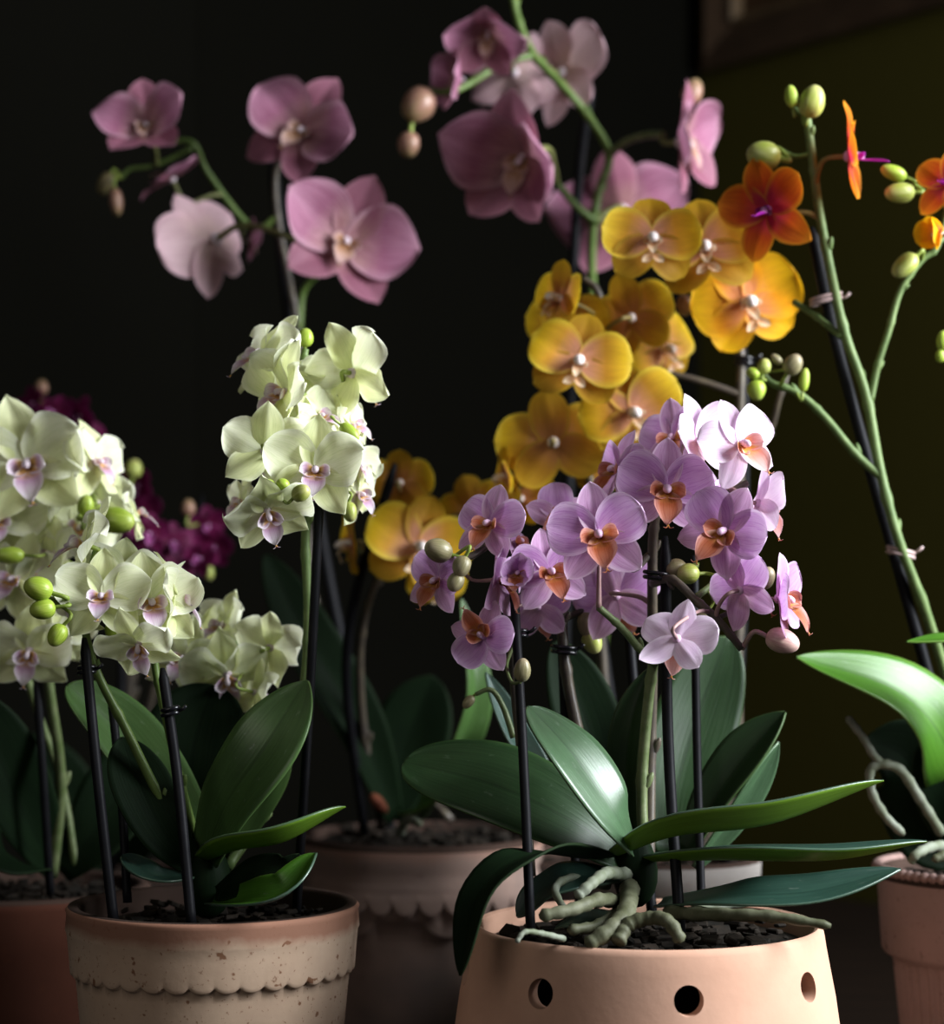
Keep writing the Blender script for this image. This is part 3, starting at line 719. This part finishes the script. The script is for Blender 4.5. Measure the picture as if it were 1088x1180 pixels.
R([(650, 1082, .885), (625, 1076, .875), (605, 1074, .868), (595, 1086, .865)], 4, 'root_silver', 3)
R([(728, 1015, .95), (716, 1045, .92), (690, 1066, .90), (655, 1072, .89)], 8, 'root_olive', 6)
R([(700, 1020, .95), (660, 1012, .93), (640, 1024, .92), (650, 1048, .91)], 6, 'root_silver', 4)
R([(800, 1045, .96), (850, 1040, .97), (895, 1036, .98)], 8, 'root_silver', 5)
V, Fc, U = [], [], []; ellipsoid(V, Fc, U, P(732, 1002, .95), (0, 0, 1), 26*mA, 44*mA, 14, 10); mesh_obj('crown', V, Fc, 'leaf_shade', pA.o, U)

stake([(767, 618, .955), (770, 850, .95), (784, 1075, .925)], 6.5, 'black stake carrying the right-hand spike of the lilac orchid')
stake([(590, 640, .95), (602, 850, .915), (612, 1080, .898)], 5.5, 'black stake carrying the left spike of the lilac orchid')
stake([(800, 640, 1.0), (803, 850, .99), (809, 1060, .97)], 5, 'thin black stake just right of the main lilac spike')
stake([(644, 640, 1.01), (652, 850, 1.0), (668, 1050, .98)], 5, 'black stake between the two front lilac spikes')
stake([(722, 690, 1.03), (735, 850, 1.01), (752, 1060, .98)], 6, 'black stake behind the main lilac spike')
clip(758, 664, .955, 15, 'black double ring clip on the main lilac spike', tilt=-8)
clip(597, 730, .95, 10, 'black clip low on the left lilac spike', tilt=0)
clip(650, 749, .995, 13, 'black clip on the middle lilac spike, seen between the two front stakes', tilt=-5)

# ================================================================== PLANT B  white-green orchid
pB = Plant('white_orchid', B+Vector((0, 0, .126)), 'creamy green-white orchid with tall spike in the speckled beige pot', 'orchid')
pB.stem([(262, 1000, .98), (300, 940, 1.0), (338, 860, 1.0), (352, 780, 1.0), (355, 700, 1.0), (352, 620, 1.0), (358, 540, 1.0), (350, 470, 1.0), (350, 420, 1.0), (352, 402, 1.0)], 6.5, 4, 'stem_pale_green')
pB.stem([(358, 540, 1.0), (385, 500, 1.0), (398, 460, 1.0), (400, 440, 1.0)], 3.5, 3, 'stem_pale_green', nodes=False)
pB.stem([(352, 610, 1.0), (335, 580, .99), (318, 562, .98)], 4, 3, 'stem_pale_green', nodes=False)
pB.stem([(350, 470, 1.0), (325, 440, 1.0), (308, 425, 1.0)], 3.5, 3, 'stem_pale_green', nodes=False)
# left front spike
pB.stem([(225, 985, .97), (185, 920, .96), (145, 840, .96), (112, 775, .96), (98, 720, .96), (105, 660, .96), (112, 630, .96)], 6, 4, 'stem_green')
pB.stem([(232, 990, .97), (208, 900, .955), (185, 800, .95), (178, 760, .95), (172, 700, .95), (190, 680, .95)], 5, 4, 'stem_green')
pB.stem([(105, 690, .96), (75, 690, .955), (55, 690, .95)], 3.5, 3, 'stem_green', nodes=False)
# back low spike
pB.stem([(255, 990, 1.0), (238, 900, 1.04), (230, 830, 1.05), (238, 770, 1.05), (262, 740, 1.05), (300, 760, 1.05)], 5, 3, 'stem_green')
fw = pB.flower
for a in [(304, 412, 106, .985, -62, 15, 15), (330, 452, 108, .97, -38, 12, 20), (306, 520, 100, .955, -172, 0, -12), (364, 542, 112, .94, 4, 10, 6),
          (308, 588, 98, .93, 12, -34, -22), (406, 430, 108, .985, 150, 6, 22), (405, 490, 66, .99, 62, 10, -20), (408, 535, 72, .985, 66, 0, 10),
          (412, 568, 72, .985, 58, -12, -10), (365, 482, 76, .975, 48, 20, -30), (334, 430, 76, .99, 10, 42, 0), (280, 578, 62, 1.01, -60, 0, 20), (375, 510, 80, .97, 30, 25, 10), (340, 500, 80, .98, -20, 15, 10),
          (118, 688, 100, .93, -6, 6, 6), (174, 694, 110, .935, 16, 6, -6), (160, 742, 88, .925, -4, -42, -8), (98, 628, 108, .95, -78, 16, 6), (204, 690, 100, .945, 98, -5, -5), (140, 668, 92, .965, 10, 30, 10),
          (90, 700, 70, .96, -60, -20, 0),
          (262, 778, 98, 1.03, 8, -38, -6), (312, 746, 86, 1.035, 150, 12, -16), (258, 722, 78, 1.05, -55, 20, 5), (212, 758, 86, 1.04, -20, 5, 10), (294, 798, 70, 1.03, 120, -20, 0), (240, 740, 76, 1.06, 20, 20, 0)]:
    fw('white', a[0], a[1], a[2]*1.12, a[3], a[4]+random.uniform(-12, 12), a[5]+random.uniform(-10, 10), a[6]+random.uniform(-10, 10), close=random.uniform(-16, 16))
b = pB.bud
b(352, 389, 1.0, 9.5, 11, 5, 'bud_green'); b(307, 563, .925, 11.5, 13, -80, 'bud_green', .4); b(326, 558, .925, 7, 8, -60, 'bud_green', .4); b(347, 568, .915, 10, 12, 60, 'bud_lime', .6)
b(403, 590, .965, 9, 12, 170, 'bud_lime', .3); b(403, 498, .955, 8, 14, 130, 'bud_green', .2)
b(44, 678, .92, 14, 17, -70, 'bud_green', .3); b(49, 702, .92, 12, 15, -100, 'bud_green', .3); b(66, 732, .92, 11, 14, -150, 'bud_green', .2); b(133, 728, .94, 12, 14, 170, 'bud_green', .3)
lb = pB.leaf
lb([(238, 985, .96), (262, 925, .945), (308, 858, .94), (354, 784, .95)], 92, 'leaf_mid', (-.35, -.86, .38), .14, under='leaf_sage', tipb=.75, base=.5)
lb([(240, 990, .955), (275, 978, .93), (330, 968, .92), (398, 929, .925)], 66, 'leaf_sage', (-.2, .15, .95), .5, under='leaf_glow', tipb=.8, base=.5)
lb([(245, 1040, .955), (285, 1040, .92), (330, 1030, .91), (364, 983, .92)], 58, 'leaf_blue', (-.35, -.35, .85), .55, under='leaf_bright', tipb=.6)
lb([(238, 975, .97), (185, 905, .99), (135, 840, 1.0), (78, 790, 1.0)], 84, 'leaf_mid', (.4, -.75, .5), .30, under='leaf_under', tipb=.5)
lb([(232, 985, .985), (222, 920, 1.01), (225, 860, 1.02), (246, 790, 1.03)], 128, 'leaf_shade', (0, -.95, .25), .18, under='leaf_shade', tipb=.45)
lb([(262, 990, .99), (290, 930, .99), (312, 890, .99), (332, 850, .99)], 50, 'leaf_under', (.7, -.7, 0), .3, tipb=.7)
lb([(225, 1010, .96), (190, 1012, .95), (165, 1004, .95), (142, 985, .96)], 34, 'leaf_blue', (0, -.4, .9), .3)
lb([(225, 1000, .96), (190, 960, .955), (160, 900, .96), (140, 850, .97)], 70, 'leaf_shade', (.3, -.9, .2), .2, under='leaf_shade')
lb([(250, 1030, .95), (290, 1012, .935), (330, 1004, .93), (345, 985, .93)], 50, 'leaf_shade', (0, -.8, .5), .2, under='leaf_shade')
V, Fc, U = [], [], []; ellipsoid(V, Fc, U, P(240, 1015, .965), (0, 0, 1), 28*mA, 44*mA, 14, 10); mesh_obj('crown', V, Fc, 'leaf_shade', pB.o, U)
stake([(369, 556, .985), (357, 800, .985), (341, 1062, .98)], 5.5, 'dark stake beside the tall white spike', 'x'); 
stake([(97, 735, .94), (113, 900, .93), (131, 1062, .925)], 6, 'black stake at the left of the speckled pot')
stake([(187, 770, .935), (205, 900, .925), (221, 1068, .915)], 6, 'black stake in the middle of the speckled pot')
stake([(128, 800, .985), (140, 920, .97), (147, 1040, .96)], 5, 'black stake behind the leftmost stake of the speckled pot')
clip(196, 820, .93, 9, 'black clip on the middle stake of the speckled pot', tilt=12)
clip(100, 772, .94, 9, 'black clip high on the left stake of the speckled pot', tilt=5)

# ================================================================== PLANT C  white orchid, left edge
pC = Plant('white_orchid', Cc+Vector((0, 0, zC-.012)), 'slightly blurred creamy orchid at the left edge, in the dark terracotta pot', 'orchid')
pC.stem([(60, 1010, 1.14), (70, 900, 1.12), (58, 800, 1.10), (50, 720, 1.10), (60, 640, 1.10), (45, 570, 1.10)], 7, 4, 'stem_olive')
pC.stem([(60, 640, 1.10), (100, 600, 1.10), (128, 575, 1.10)], 4, 3, 'stem_green', nodes=False)
pC.stem([(90, 1010, 1.14), (70, 900, 1.14), (40, 810, 1.13), (20, 740, 1.12)], 5, 4, 'stem_olive')
fc = pC.flower
for a in [(32, 534, 142, 1.07, 8, 4, -10), (108, 532, 92, 1.08, 58, 12, 0), (56, 592, 100, 1.09, -30, 25, 10), (18, 668, 104, 1.06, -20, 6, 14), (34, 750, 100, 1.05, -10, -26, 10),
          (68, 728, 76, 1.06, 40, -10, 0), (-4, 600, 104, 1.07, 10, 0, 10), (156, 592, 70, 1.07, 92, 15, 0), (62, 640, 88, 1.07, -20, 25, -10), (112, 580, 84, 1.10, 160, 10, 0), (0, 520, 90, 1.10, -40, 20, 0), (90, 610, 90, 1.09, 20, 10, 30)]:
    fc('white', a[0], a[1], a[2]*1.10, a[3], a[4]+random.uniform(-12, 12), a[5]+random.uniform(-10, 10), a[6]+random.uniform(-10, 10), close=random.uniform(-16, 16))
pC.bud(134, 600, 1.05, 16, 22, 95, 'bud_green', .2); pC.bud(99, 583, 1.06, 10, 13, 10, 'bud_green', .2); pC.bud(10, 640, 1.05, 10, 18, -90, 'bud_green', .2)
pC.leaf([(60, 1000, 1.14), (40, 960, 1.12), (10, 900, 1.10), (-30, 800, 1.08)], 90, 'leaf_shade', (.5, -.8, .3), .3, under='leaf_deep')
pC.leaf([(70, 1005, 1.14), (110, 960, 1.14), (150, 900, 1.15), (190, 860, 1.16)], 90, 'leaf_shade', (0, -.9, .4), .2, under='leaf_shade')
pC.leaf([(50, 1005, 1.12), (10, 990, 1.08), (-40, 960, 1.06)], 70, 'leaf_shade', (0, -.7, .7), .2, under='leaf_shade')
stake([(42, 780, 1.10), (50, 900, 1.10), (58, 1030, 1.11)], 5, 'black stake in the dark terracotta pot at the left edge')

# ================================================================== PLANT Y  golden orchid
pY = Plant('golden_orchid', Fp+Vector((0, 0, zF-.008)), 'golden yellow orchid flowering above the lilac one, in the grey pot', 'orchid')
pY.stem([(800, 985, 1.17), (845, 900, 1.17), (850, 760, 1.17), (852, 600, 1.17), (853, 470, 1.17), (853, 400, 1.17), (840, 340, 1.17), (800, 310, 1.17), (755, 300, 1.17)], 7, 4, 'stem_dark')
pY.stem([(853, 455, 1.17), (810, 440, 1.17), (770, 430, 1.17), (750, 432, 1.17)], 4.5, 3.5, 'stem_dark', nodes=False)
pY.stem([(745, 985, 1.17), (705, 850, 1.18), (690, 700, 1.18), (680, 560, 1.17), (672, 470, 1.17), (690, 400, 1.17), (690, 340, 1.17), (672, 320, 1.17)], 6, 4, 'stem_dark')
pY.stem([(675, 500, 1.17), (640, 530, 1.17), (600, 560, 1.17)], 4, 3, 'stem_dark', nodes=False)
pY.stem([(853, 520, 1.18), (885, 500, 1.17), (898, 460, 1.16), (908, 430, 1.16)], 4, 3, 'stem_dark')
fy = pY.flower
fy('yellow', 751, 276, 122, 1.10, 0, 6, 0); fy('yellow', 813, 286, 132, 1.12, -8, 6, -8); fy('amber', 860, 348, 136, 1.14, 6, 0, -18)
fy('yellow', 667, 416, 124, 1.11, 0, 4, 12); fy('yellow', 729, 474, 122, 1.13, 6, -4, -22); fy('yellow', 638, 510, 132, 1.14, 176, 0, 10)
fy('yellow', 764, 402, 104, 1.17, 28, 0, -20); fy('yellow', 728, 366, 112, 1.15, 148, 10, 15); fy('yellow', 646, 344, 96, 1.13, -56, 12, 10); fy('yellow', 652, 374, 108, 1.16, 158, 8, 0)
fy('yellow', 582, 548, 74, 1.15, -72, -10, 20); fy('yellow', 698, 532, 90, 1.17, 170, -10, 0); fy('amber', 600, 575, 90, 1.18, 160, -25, 0)
pY.bud(789, 352, 1.15, 9, 13, 170, 'bud_pink', .2)
stake([(858, 395, 1.18), (857, 700, 1.18), (835, 1000, 1.17)], 5.5, 'dark stake rising behind the right-hand lilac flowers to the golden blooms')
stake([(668, 450, 1.19), (690, 700, 1.19), (735, 1000, 1.17)], 5.5, 'dark stake half hidden behind the middle golden blooms')
clip(857, 416, 1.17, 10, 'dark clip just under the rightmost golden bloom', tilt=-3)
pY.leaf([(780, 990, 1.17), (800, 930, 1.15), (822, 880, 1.13), (838, 850, 1.12)], 60, 'leaf_dark', (0, -.9, .4), .2)
pY.leaf([(760, 990, 1.17), (710, 930, 1.17), (690, 860, 1.17), (660, 800, 1.18)], 90, 'leaf_shade', (.2, -.9, .3), .2, under='leaf_shade')

# yellow orchid in the scalloped pot
pD = Plant('golden_orchid', D+Vector((0, 0, zD-.010)), 'golden orchid with blurred low blooms left of the lilac one, in the scalloped pot', 'orchid')
pD.stem([(440, 950, 1.30), (420, 850, 1.27), (415, 750, 1.24), (430, 680, 1.22), (462, 620, 1.21), (470, 570, 1.21)], 6, 3.5, 'stem_dark')
pD.stem([(462, 620, 1.21), (510, 600, 1.21), (550, 590, 1.21)], 3.5, 3, 'stem_dark', nodes=False)
pD.stem([(430, 660, 1.22), (415, 635, 1.21), (400, 625, 1.21)], 3.5, 3, 'stem_olive', nodes=False)
fd = pD.flower
fd('yellow', 482, 630, 132, 1.18, 16, 4, 14); fd('yellow', 461, 556, 84, 1.19, 172, 10, 0); fd('yellow', 404, 625, 86, 1.20, -78, -5, 20); fd('yellow', 548, 590, 96, 1.21, 165, 5, 20)
fd('yellow', 505, 672, 80, 1.20, 20, -30, 0)
pD.leaf([(455, 945, 1.29), (415, 840, 1.27), (355, 740, 1.26), (306, 640, 1.27)], 70, 'leaf_shade', (.35, -.85, .3), .3, under='leaf_deep', tipb=.6)
pD.leaf([(480, 945, 1.29), (520, 880, 1.2), (548, 800, 1.18), (532, 690, 1.18)], 42, 'leaf_mid', (.6, -.75, .1), .4, under='leaf_mid', tipb=.7, label='narrow light green leaf')
pD.leaf([(470, 945, 1.29), (480, 930, 1.25), (520, 905, 1.22)], 36, 'leaf_bright', (0, -.8, .6), .3)
pD.leaf([(450, 945, 1.29), (470, 860, 1.3), (500, 780, 1.3)], 90, 'leaf_shade', (0, -.9, .3), .2, under='leaf_shade')
pD.root([(460, 960, 1.26), (470, 945, 1.24), (485, 950, 1.22)], 6, 'root_silver')
stake([(455, 535, 1.17), (400, 745, 1.23), (420, 960, 1.29)], 6, 'slanting black stake crossing the upper left golden bloom')
V, Fc, U = [], [], []; ellipsoid(V, Fc, U, (0, 0, 0), (.6, 0, -.7), 7*PXM(1.25), 15*PXM(1.25), 10, 8)
tag(mesh_obj('bark_chip', V, Fc, 'bark_red', None, U, basis=TR(*P(437, 926, 1.25))), 'rust coloured bark chip above the rim of the scalloped pot', 'bark chip')

# ================================================================== pink orchids
pK = Plant('pink_orchid', D+Vector((.03, .02, zD-.010)), 'dusky pink moth orchid with large blooms at upper left', 'orchid')
pK.stem([(520, 945, 1.32), (430, 850, 1.36), (365, 700, 1.36), (350, 520, 1.36), (346, 400, 1.36), (335, 330, 1.36), (320, 250, 1.36), (318, 200, 1.36), (330, 180, 1.36)], 4.5, 3.5, 'stem_dark')
pK.stem([(345, 380, 1.36), (350, 335, 1.36), (372, 312, 1.35), (385, 300, 1.34)], 4, 3.5, 'stem_green', nodes=False)
pK.stem([(320, 250, 1.36), (290, 262, 1.36), (240, 200, 1.35), (222, 165, 1.34), (190, 165, 1.34)], 4, 3.5, 'stem_green', nodes=False)
pK.stem([(222, 170, 1.34), (180, 190, 1.34), (150, 195, 1.34), (140, 205, 1.34)], 3, 2.5, 'stem_green', nodes=False)
fk = pK.flower
fk('pink', 170, 148, 126, 1.30, -6, 24, -8, close=16); fk('pink', 350, 152, 152, 1.30, -14, 10, 32, close=10); fk('pink', 398, 280, 172, 1.28, 14, 6, 20, close=8)
fk('blush', 248, 276, 150, 1.30, -128, -12, 28, close=8); fk('pink', 198, 206, 96, 1.33, -60, 55, 0); fk('pink', 288, 278, 60, 1.36, 100, -10, 0, ped=True)
pK.bud(134, 233, 1.33, 8, 16, 175, 'bud_pink'); pK.bud(122, 212, 1.34, 10, 14, -150, 'bud_dim')
stake([(314, 180, 1.37), (338, 400, 1.37), (385, 700, 1.37), (450, 960, 1.33)], 7, 'tall black stake behind the pink blooms at upper left')

pJ = Plant('pink_orchid', G+Vector((0, 0, .106)), 'arching pink moth orchid at top centre, in the dark brown pot', 'orchid')
pJ.stem([(660, 985, 1.40), (690, 800, 1.40), (700, 600, 1.40), (688, 420, 1.38), (682, 300, 1.36), (688, 230, 1.35), (702, 180, 1.35), (682, 140, 1.34), (660, 112, 1.33), (635, 85, 1.33), (614, 62, 1.33), (598, 26, 1.33), (590, -10, 1.33)], 5.5, 4.5, 'stem_green')
pJ.stem([(614, 64, 1.33), (580, 72, 1.32), (548, 92, 1.31), (520, 106, 1.30), (496, 104, 1.30)], 4.5, 3.5, 'stem_green')
pJ.stem([(702, 180, 1.35), (720, 164, 1.34), (745, 156, 1.33), (766, 156, 1.32)], 4.5, 4, 'stem_olive', nodes=False)
pJ.stem([(688, 256, 1.35), (665, 238, 1.34), (645, 215, 1.33), (635, 205, 1.33)], 4.5, 4, 'stem_green', nodes=False)
fj = pJ.flower
fj('pink', 563, 38, 112, 1.30, -14, -44, 10, close=20); fj('pink', 532, 94, 96, 1.31, -70, 0, 20, close=30); fj('blush', 592, 84, 124, 1.35, 168, -12, -20); fj('blush', 648, 84, 136, 1.35, 132, 5, 12)
fj('pink', 604, 182, 186, 1.27, -34, -22, 16, close=26); fj('pink', 785, 164, 146, 1.30, 66, -4, -12, close=14); fj('pink', 716, 244, 168, 1.38, 172, 0, 10)
fj('pink', 690, 255, 100, 1.40, 150, 0, 30)
pJ.bud(482, 121, 1.30, 19, 22, -140, 'bud_pink', .3); pJ.bud(471, 167, 1.30, 13, 15, -170, 'bud_pink', .1); pJ.bud(798, 106, 1.31, 12, 16, 20, 'bud_pink', ped=False)
stake([(681, 97, 1.36), (664, 250, 1.38), (655, 600, 1.40), (645, 975, 1.40)], 6, 'tall black stake behind the pink blooms at top centre')

# ================================================================== burgundy orchid
pH = Plant('burgundy_orchid', H+Vector((0, 0, .092)), 'dark burgundy orchid with many small blurred blooms at far left', 'orchid')
pH.stem([(120, 1000, 1.42), (150, 800, 1.42), (130, 640, 1.42), (100, 530, 1.42), (60, 470, 1.42), (35, 455, 1.42)], 6, 4, 'stem_dark')
pH.stem([(150, 800, 1.42), (178, 660, 1.42), (165, 590, 1.42), (150, 545, 1.42)], 5, 3, 'stem_dark')
pH.stem([(150, 900, 1.42), (190, 750, 1.42), (225, 660, 1.42), (240, 600, 1.42)], 5, 3, 'stem_dark')
rr = random.Random(4)
for (x, y, s) in [(40, 465, 42), (62, 476, 46), (78, 492, 50), (92, 480, 48), (100, 505, 52), (70, 515, 52), (110, 530, 50), (20, 480, 44), (88, 530, 50),
                  (146, 566, 50), (162, 590, 54), (150, 612, 50), (172, 615, 46), (128, 590, 50), (136, 555, 44), (200, 625, 46), (218, 640, 44), (240, 606, 46), (246, 630, 50), (205, 655, 40), (232, 645, 44), (140, 640, 50), (160, 560, 44)]:
    pH.flower('burgundy', x, y, s*1.08, 1.38+rr.uniform(-.02, .03), rr.uniform(-50, 50), rr.uniform(-20, 25), rr.uniform(-30, 30))
pH.bud(48, 446, 1.37, 8, 9, 0, 'bud_pink'); pH.bud(154, 540, 1.36, 10, 11, 10, 'bud_lime'); pH.bud(217, 585, 1.38, 8, 10, 0, 'bud_pink'); pH.bud(240, 660, 1.38, 7, 9, 170, 'bud_lime')
pH.leaf([(125, 1000, 1.42), (60, 900, 1.4), (10, 850, 1.4)], 80, 'leaf_shade', (.2, -.9, .4), .2, under='leaf_shade')
pH.leaf([(140, 1000, 1.42), (200, 900, 1.4), (270, 860, 1.4)], 80, 'leaf_shade', (-.2, -.9, .4), .2, under='leaf_shade')
stake([(138, 545, 1.40), (140, 800, 1.40), (130, 1003, 1.42)], 5, 'thin dark stake among the burgundy blooms')
stake([(233, 570, 1.40), (215, 800, 1.40), (165, 1003, 1.42)], 4, 'thin dark stake at the right end of the burgundy blooms')

# ================================================================== orange orchid
pE = Plant('orange_orchid', E+Vector((0, 0, zE-.010)), 'tall orange orchid with magenta lips in the beaded rosy pot', 'orchid')
pE.stem([(1128, 1000, 1.10), (1105, 840, 1.10), (1072, 720, 1.09), (1035, 620, 1.08), (1014, 540, 1.08), (998, 455, 1.08), (974, 385, 1.08), (958, 315, 1.08), (944, 242, 1.08), (936, 180, 1.08), (930, 134, 1.08)], 6.5, 5, 'stem_pale_green', n=7)
pE.stem([(1003, 462, 1.08), (1012, 420, 1.08), (1024, 382, 1.08), (1038, 335, 1.08), (1062, 300, 1.08), (1080, 285, 1.08), (1092, 240, 1.08)], 4.5, 3.5, 'stem_pale_green')
pE.stem([(1018, 552, 1.08), (985, 522, 1.08), (950, 480, 1.08), (918, 452, 1.08), (890, 442, 1.08), (876, 428, 1.08)], 5, 4, 'stem_pale_green')
pE.stem([(970, 388, 1.08), (942, 366, 1.09), (915, 348, 1.10)], 4, 3.5, 'stem_pale_green')
pE.stem([(930, 136, 1.08), (918, 128, 1.08), (912, 120, 1.08)], 3, 3, 'stem_green', nodes=False)
pE.stem([(934, 178, 1.08), (915, 180, 1.08), (895, 170, 1.08)], 3, 3, 'stem_green', nodes=False)
pE.stem([(1092, 240, 1.08), (1070, 225, 1.08), (1052, 212, 1.08)], 3.5, 3, 'stem_green', nodes=False)
fe = pE.flower
fe('orange', 886, 242, 124, 1.07, -34, -4, -14, close=6); fe('orange', 978, 180, 126, 1.06, 74, 4, -12, close=8); fe('orange', 1094, 212, 92, 1.06, -30, 10, 10)
fe('amber', 1084, 268, 60, 1.06, -60, -10, 0, close=40)
b = pE.bud
b(880, 179, 1.07, 17, 20, -80, 'bud_lime', .1); b(936, 117, 1.07, 15, 19, 15, 'bud_lime', .2); b(912, 111, 1.07, 8, 13, -10, 'bud_green', .1)
b(1030, 199, 1.07, 9, 16, -70, 'bud_green', .1); b(1037, 222, 1.07, 12, 18, -95, 'bud_lime', .2); b(1043, 306, 1.07, 12, 18, -130, 'bud_lime', .1); b(1087, 393, 1.07, 8, 12, 0, 'bud_green', ped=False); b(1084, 410, 1.07, 6, 8, 0, 'bud_green', ped=False)
b(881, 422, 1.07, 8, 9, 10, 'bud_lime'); b(872, 450, 1.07, 11, 12, 180, 'bud_green', .2); b(914, 420, 1.07, 11, 13, 30, 'bud_brown', .4); b(927, 438, 1.07, 6, 14, 8, 'bud_green'); b(895, 414, 1.07, 5, 8, -50, 'bud_brown'); b(868, 430, 1.07, 7, 8, -60, 'bud_green')
pE.leaf([(1120, 975, 1.09), (1100, 880, 1.07), (1040, 800, 1.05), (918, 757, 1.04)], 96, 'leaf_bright', (-.35, -.62, .70), .22, under='leaf_mid', tipb=.8, peak=.5)
pE.leaf([(1150, 960, 1.08), (1150, 820, 1.03), (1110, 745, 1.02), (1045, 739, 1.01)], 50, 'leaf_bright', (-.2, -.4, .88), .2, under='leaf_bright', tipb=.8)
pE.leaf([(1110, 985, 1.10), (1070, 960, 1.09), (1050, 880, 1.08), (1000, 850, 1.08)], 100, 'leaf_shade', (-.2, -.9, .3), .2, under='leaf_shade')
pE.leaf([(1120, 985, 1.10), (1100, 930, 1.08), (1080, 880, 1.07), (1072, 850, 1.07)], 80, 'leaf_shade', (-.2, -.9, .3), .2, under='leaf_shade')
pE.root([(1085, 960, 1.07), (1060, 920, 1.06), (1035, 885, 1.05), (1006, 884, 1.05), (1004, 910, 1.05), (1020, 940, 1.05), (1042, 962, 1.05)], 6, 'root_silver', 5)
pE.root([(1036, 885, 1.05), (1012, 876, 1.05), (995, 850, 1.05), (976, 826, 1.05)], 5.5, 'root_silver', 4.5)
pE.root([(1120, 990, 1.08), (1085, 975, 1.05), (1060, 982, 1.03), (1048, 994, 1.03)], 7, 'root_silver', 5)
pE.root([(1130, 995, 1.08), (1100, 985, 1.03), (1075, 990, 1.02)], 7, 'root_olive', 5)
stake([(935, 262, 1.09), (960, 380, 1.09), (1000, 530, 1.09), (1048, 700, 1.09), (1128, 990, 1.09)], 7, 'slanting black stake along the orange orchid stem')
clip(952, 345, 1.085, 17, 'pale clear clip high on the orange orchid stem', 'clip_clear', tilt=14, thick=2.4)
clip(1038, 637, 1.085, 15, 'pale clear clip on the orange orchid stem above its leaves', 'clip_clear', tilt=-14, thick=2.4)
for o in list(COL.objects):
    if o.get('group') == 'x': del o['group']

# ================================================================== LIGHT, CAMERA
def area(name, loc, target, sx, sy, power, col, shape='RECTANGLE'):
    l = bpy.data.lights.new(name, 'AREA'); l.shape = shape; l.size = sx; l.size_y = sy; l.energy = power; l.color = col
    o = bpy.data.objects.new(name, l); COL.objects.link(o); o.location = loc
    o.rotation_euler = (Vector(target)-Vector(loc)).to_track_quat('-Z', 'Y').to_euler(); return o
area('window_light', (1.05, .72, .75), (0, 1.05, .25), .6, .8, 38.0, (.92, .96, 1.0))
area('fill_light', (-.7, -.5, .9), (0, 1.0, .2), .9, .9, 3.6, (1.0, .93, .84))  # weak unseen fill added from the left behind the camera
w = bpy.data.worlds.new('World'); SC.world = w; w.use_nodes = True
w.node_tree.nodes['Background'].inputs[0].default_value = (.5, .6, .8, 1); w.node_tree.nodes['Background'].inputs[1].default_value = .03
cam = bpy.data.cameras.new('Camera'); co = bpy.data.objects.new('Camera', cam); COL.objects.link(co)
co.location = (0, 0, CZ); co.rotation_euler = (PI/2, 0, 0)
cam.sensor_fit = 'HORIZONTAL'; cam.sensor_width = 24; cam.lens = F/1088*24
cam.shift_y = (HY-590)/1088; cam.clip_start = .02
cam.dof.use_dof = True; cam.dof.focus_distance = .925; cam.dof.aperture_fstop = 4.8
SC.camera = co
SC.view_settings.view_transform = 'Standard'; SC.view_settings.look = 'None'; SC.view_settings.exposure = .38; SC.view_settings.gamma = .90
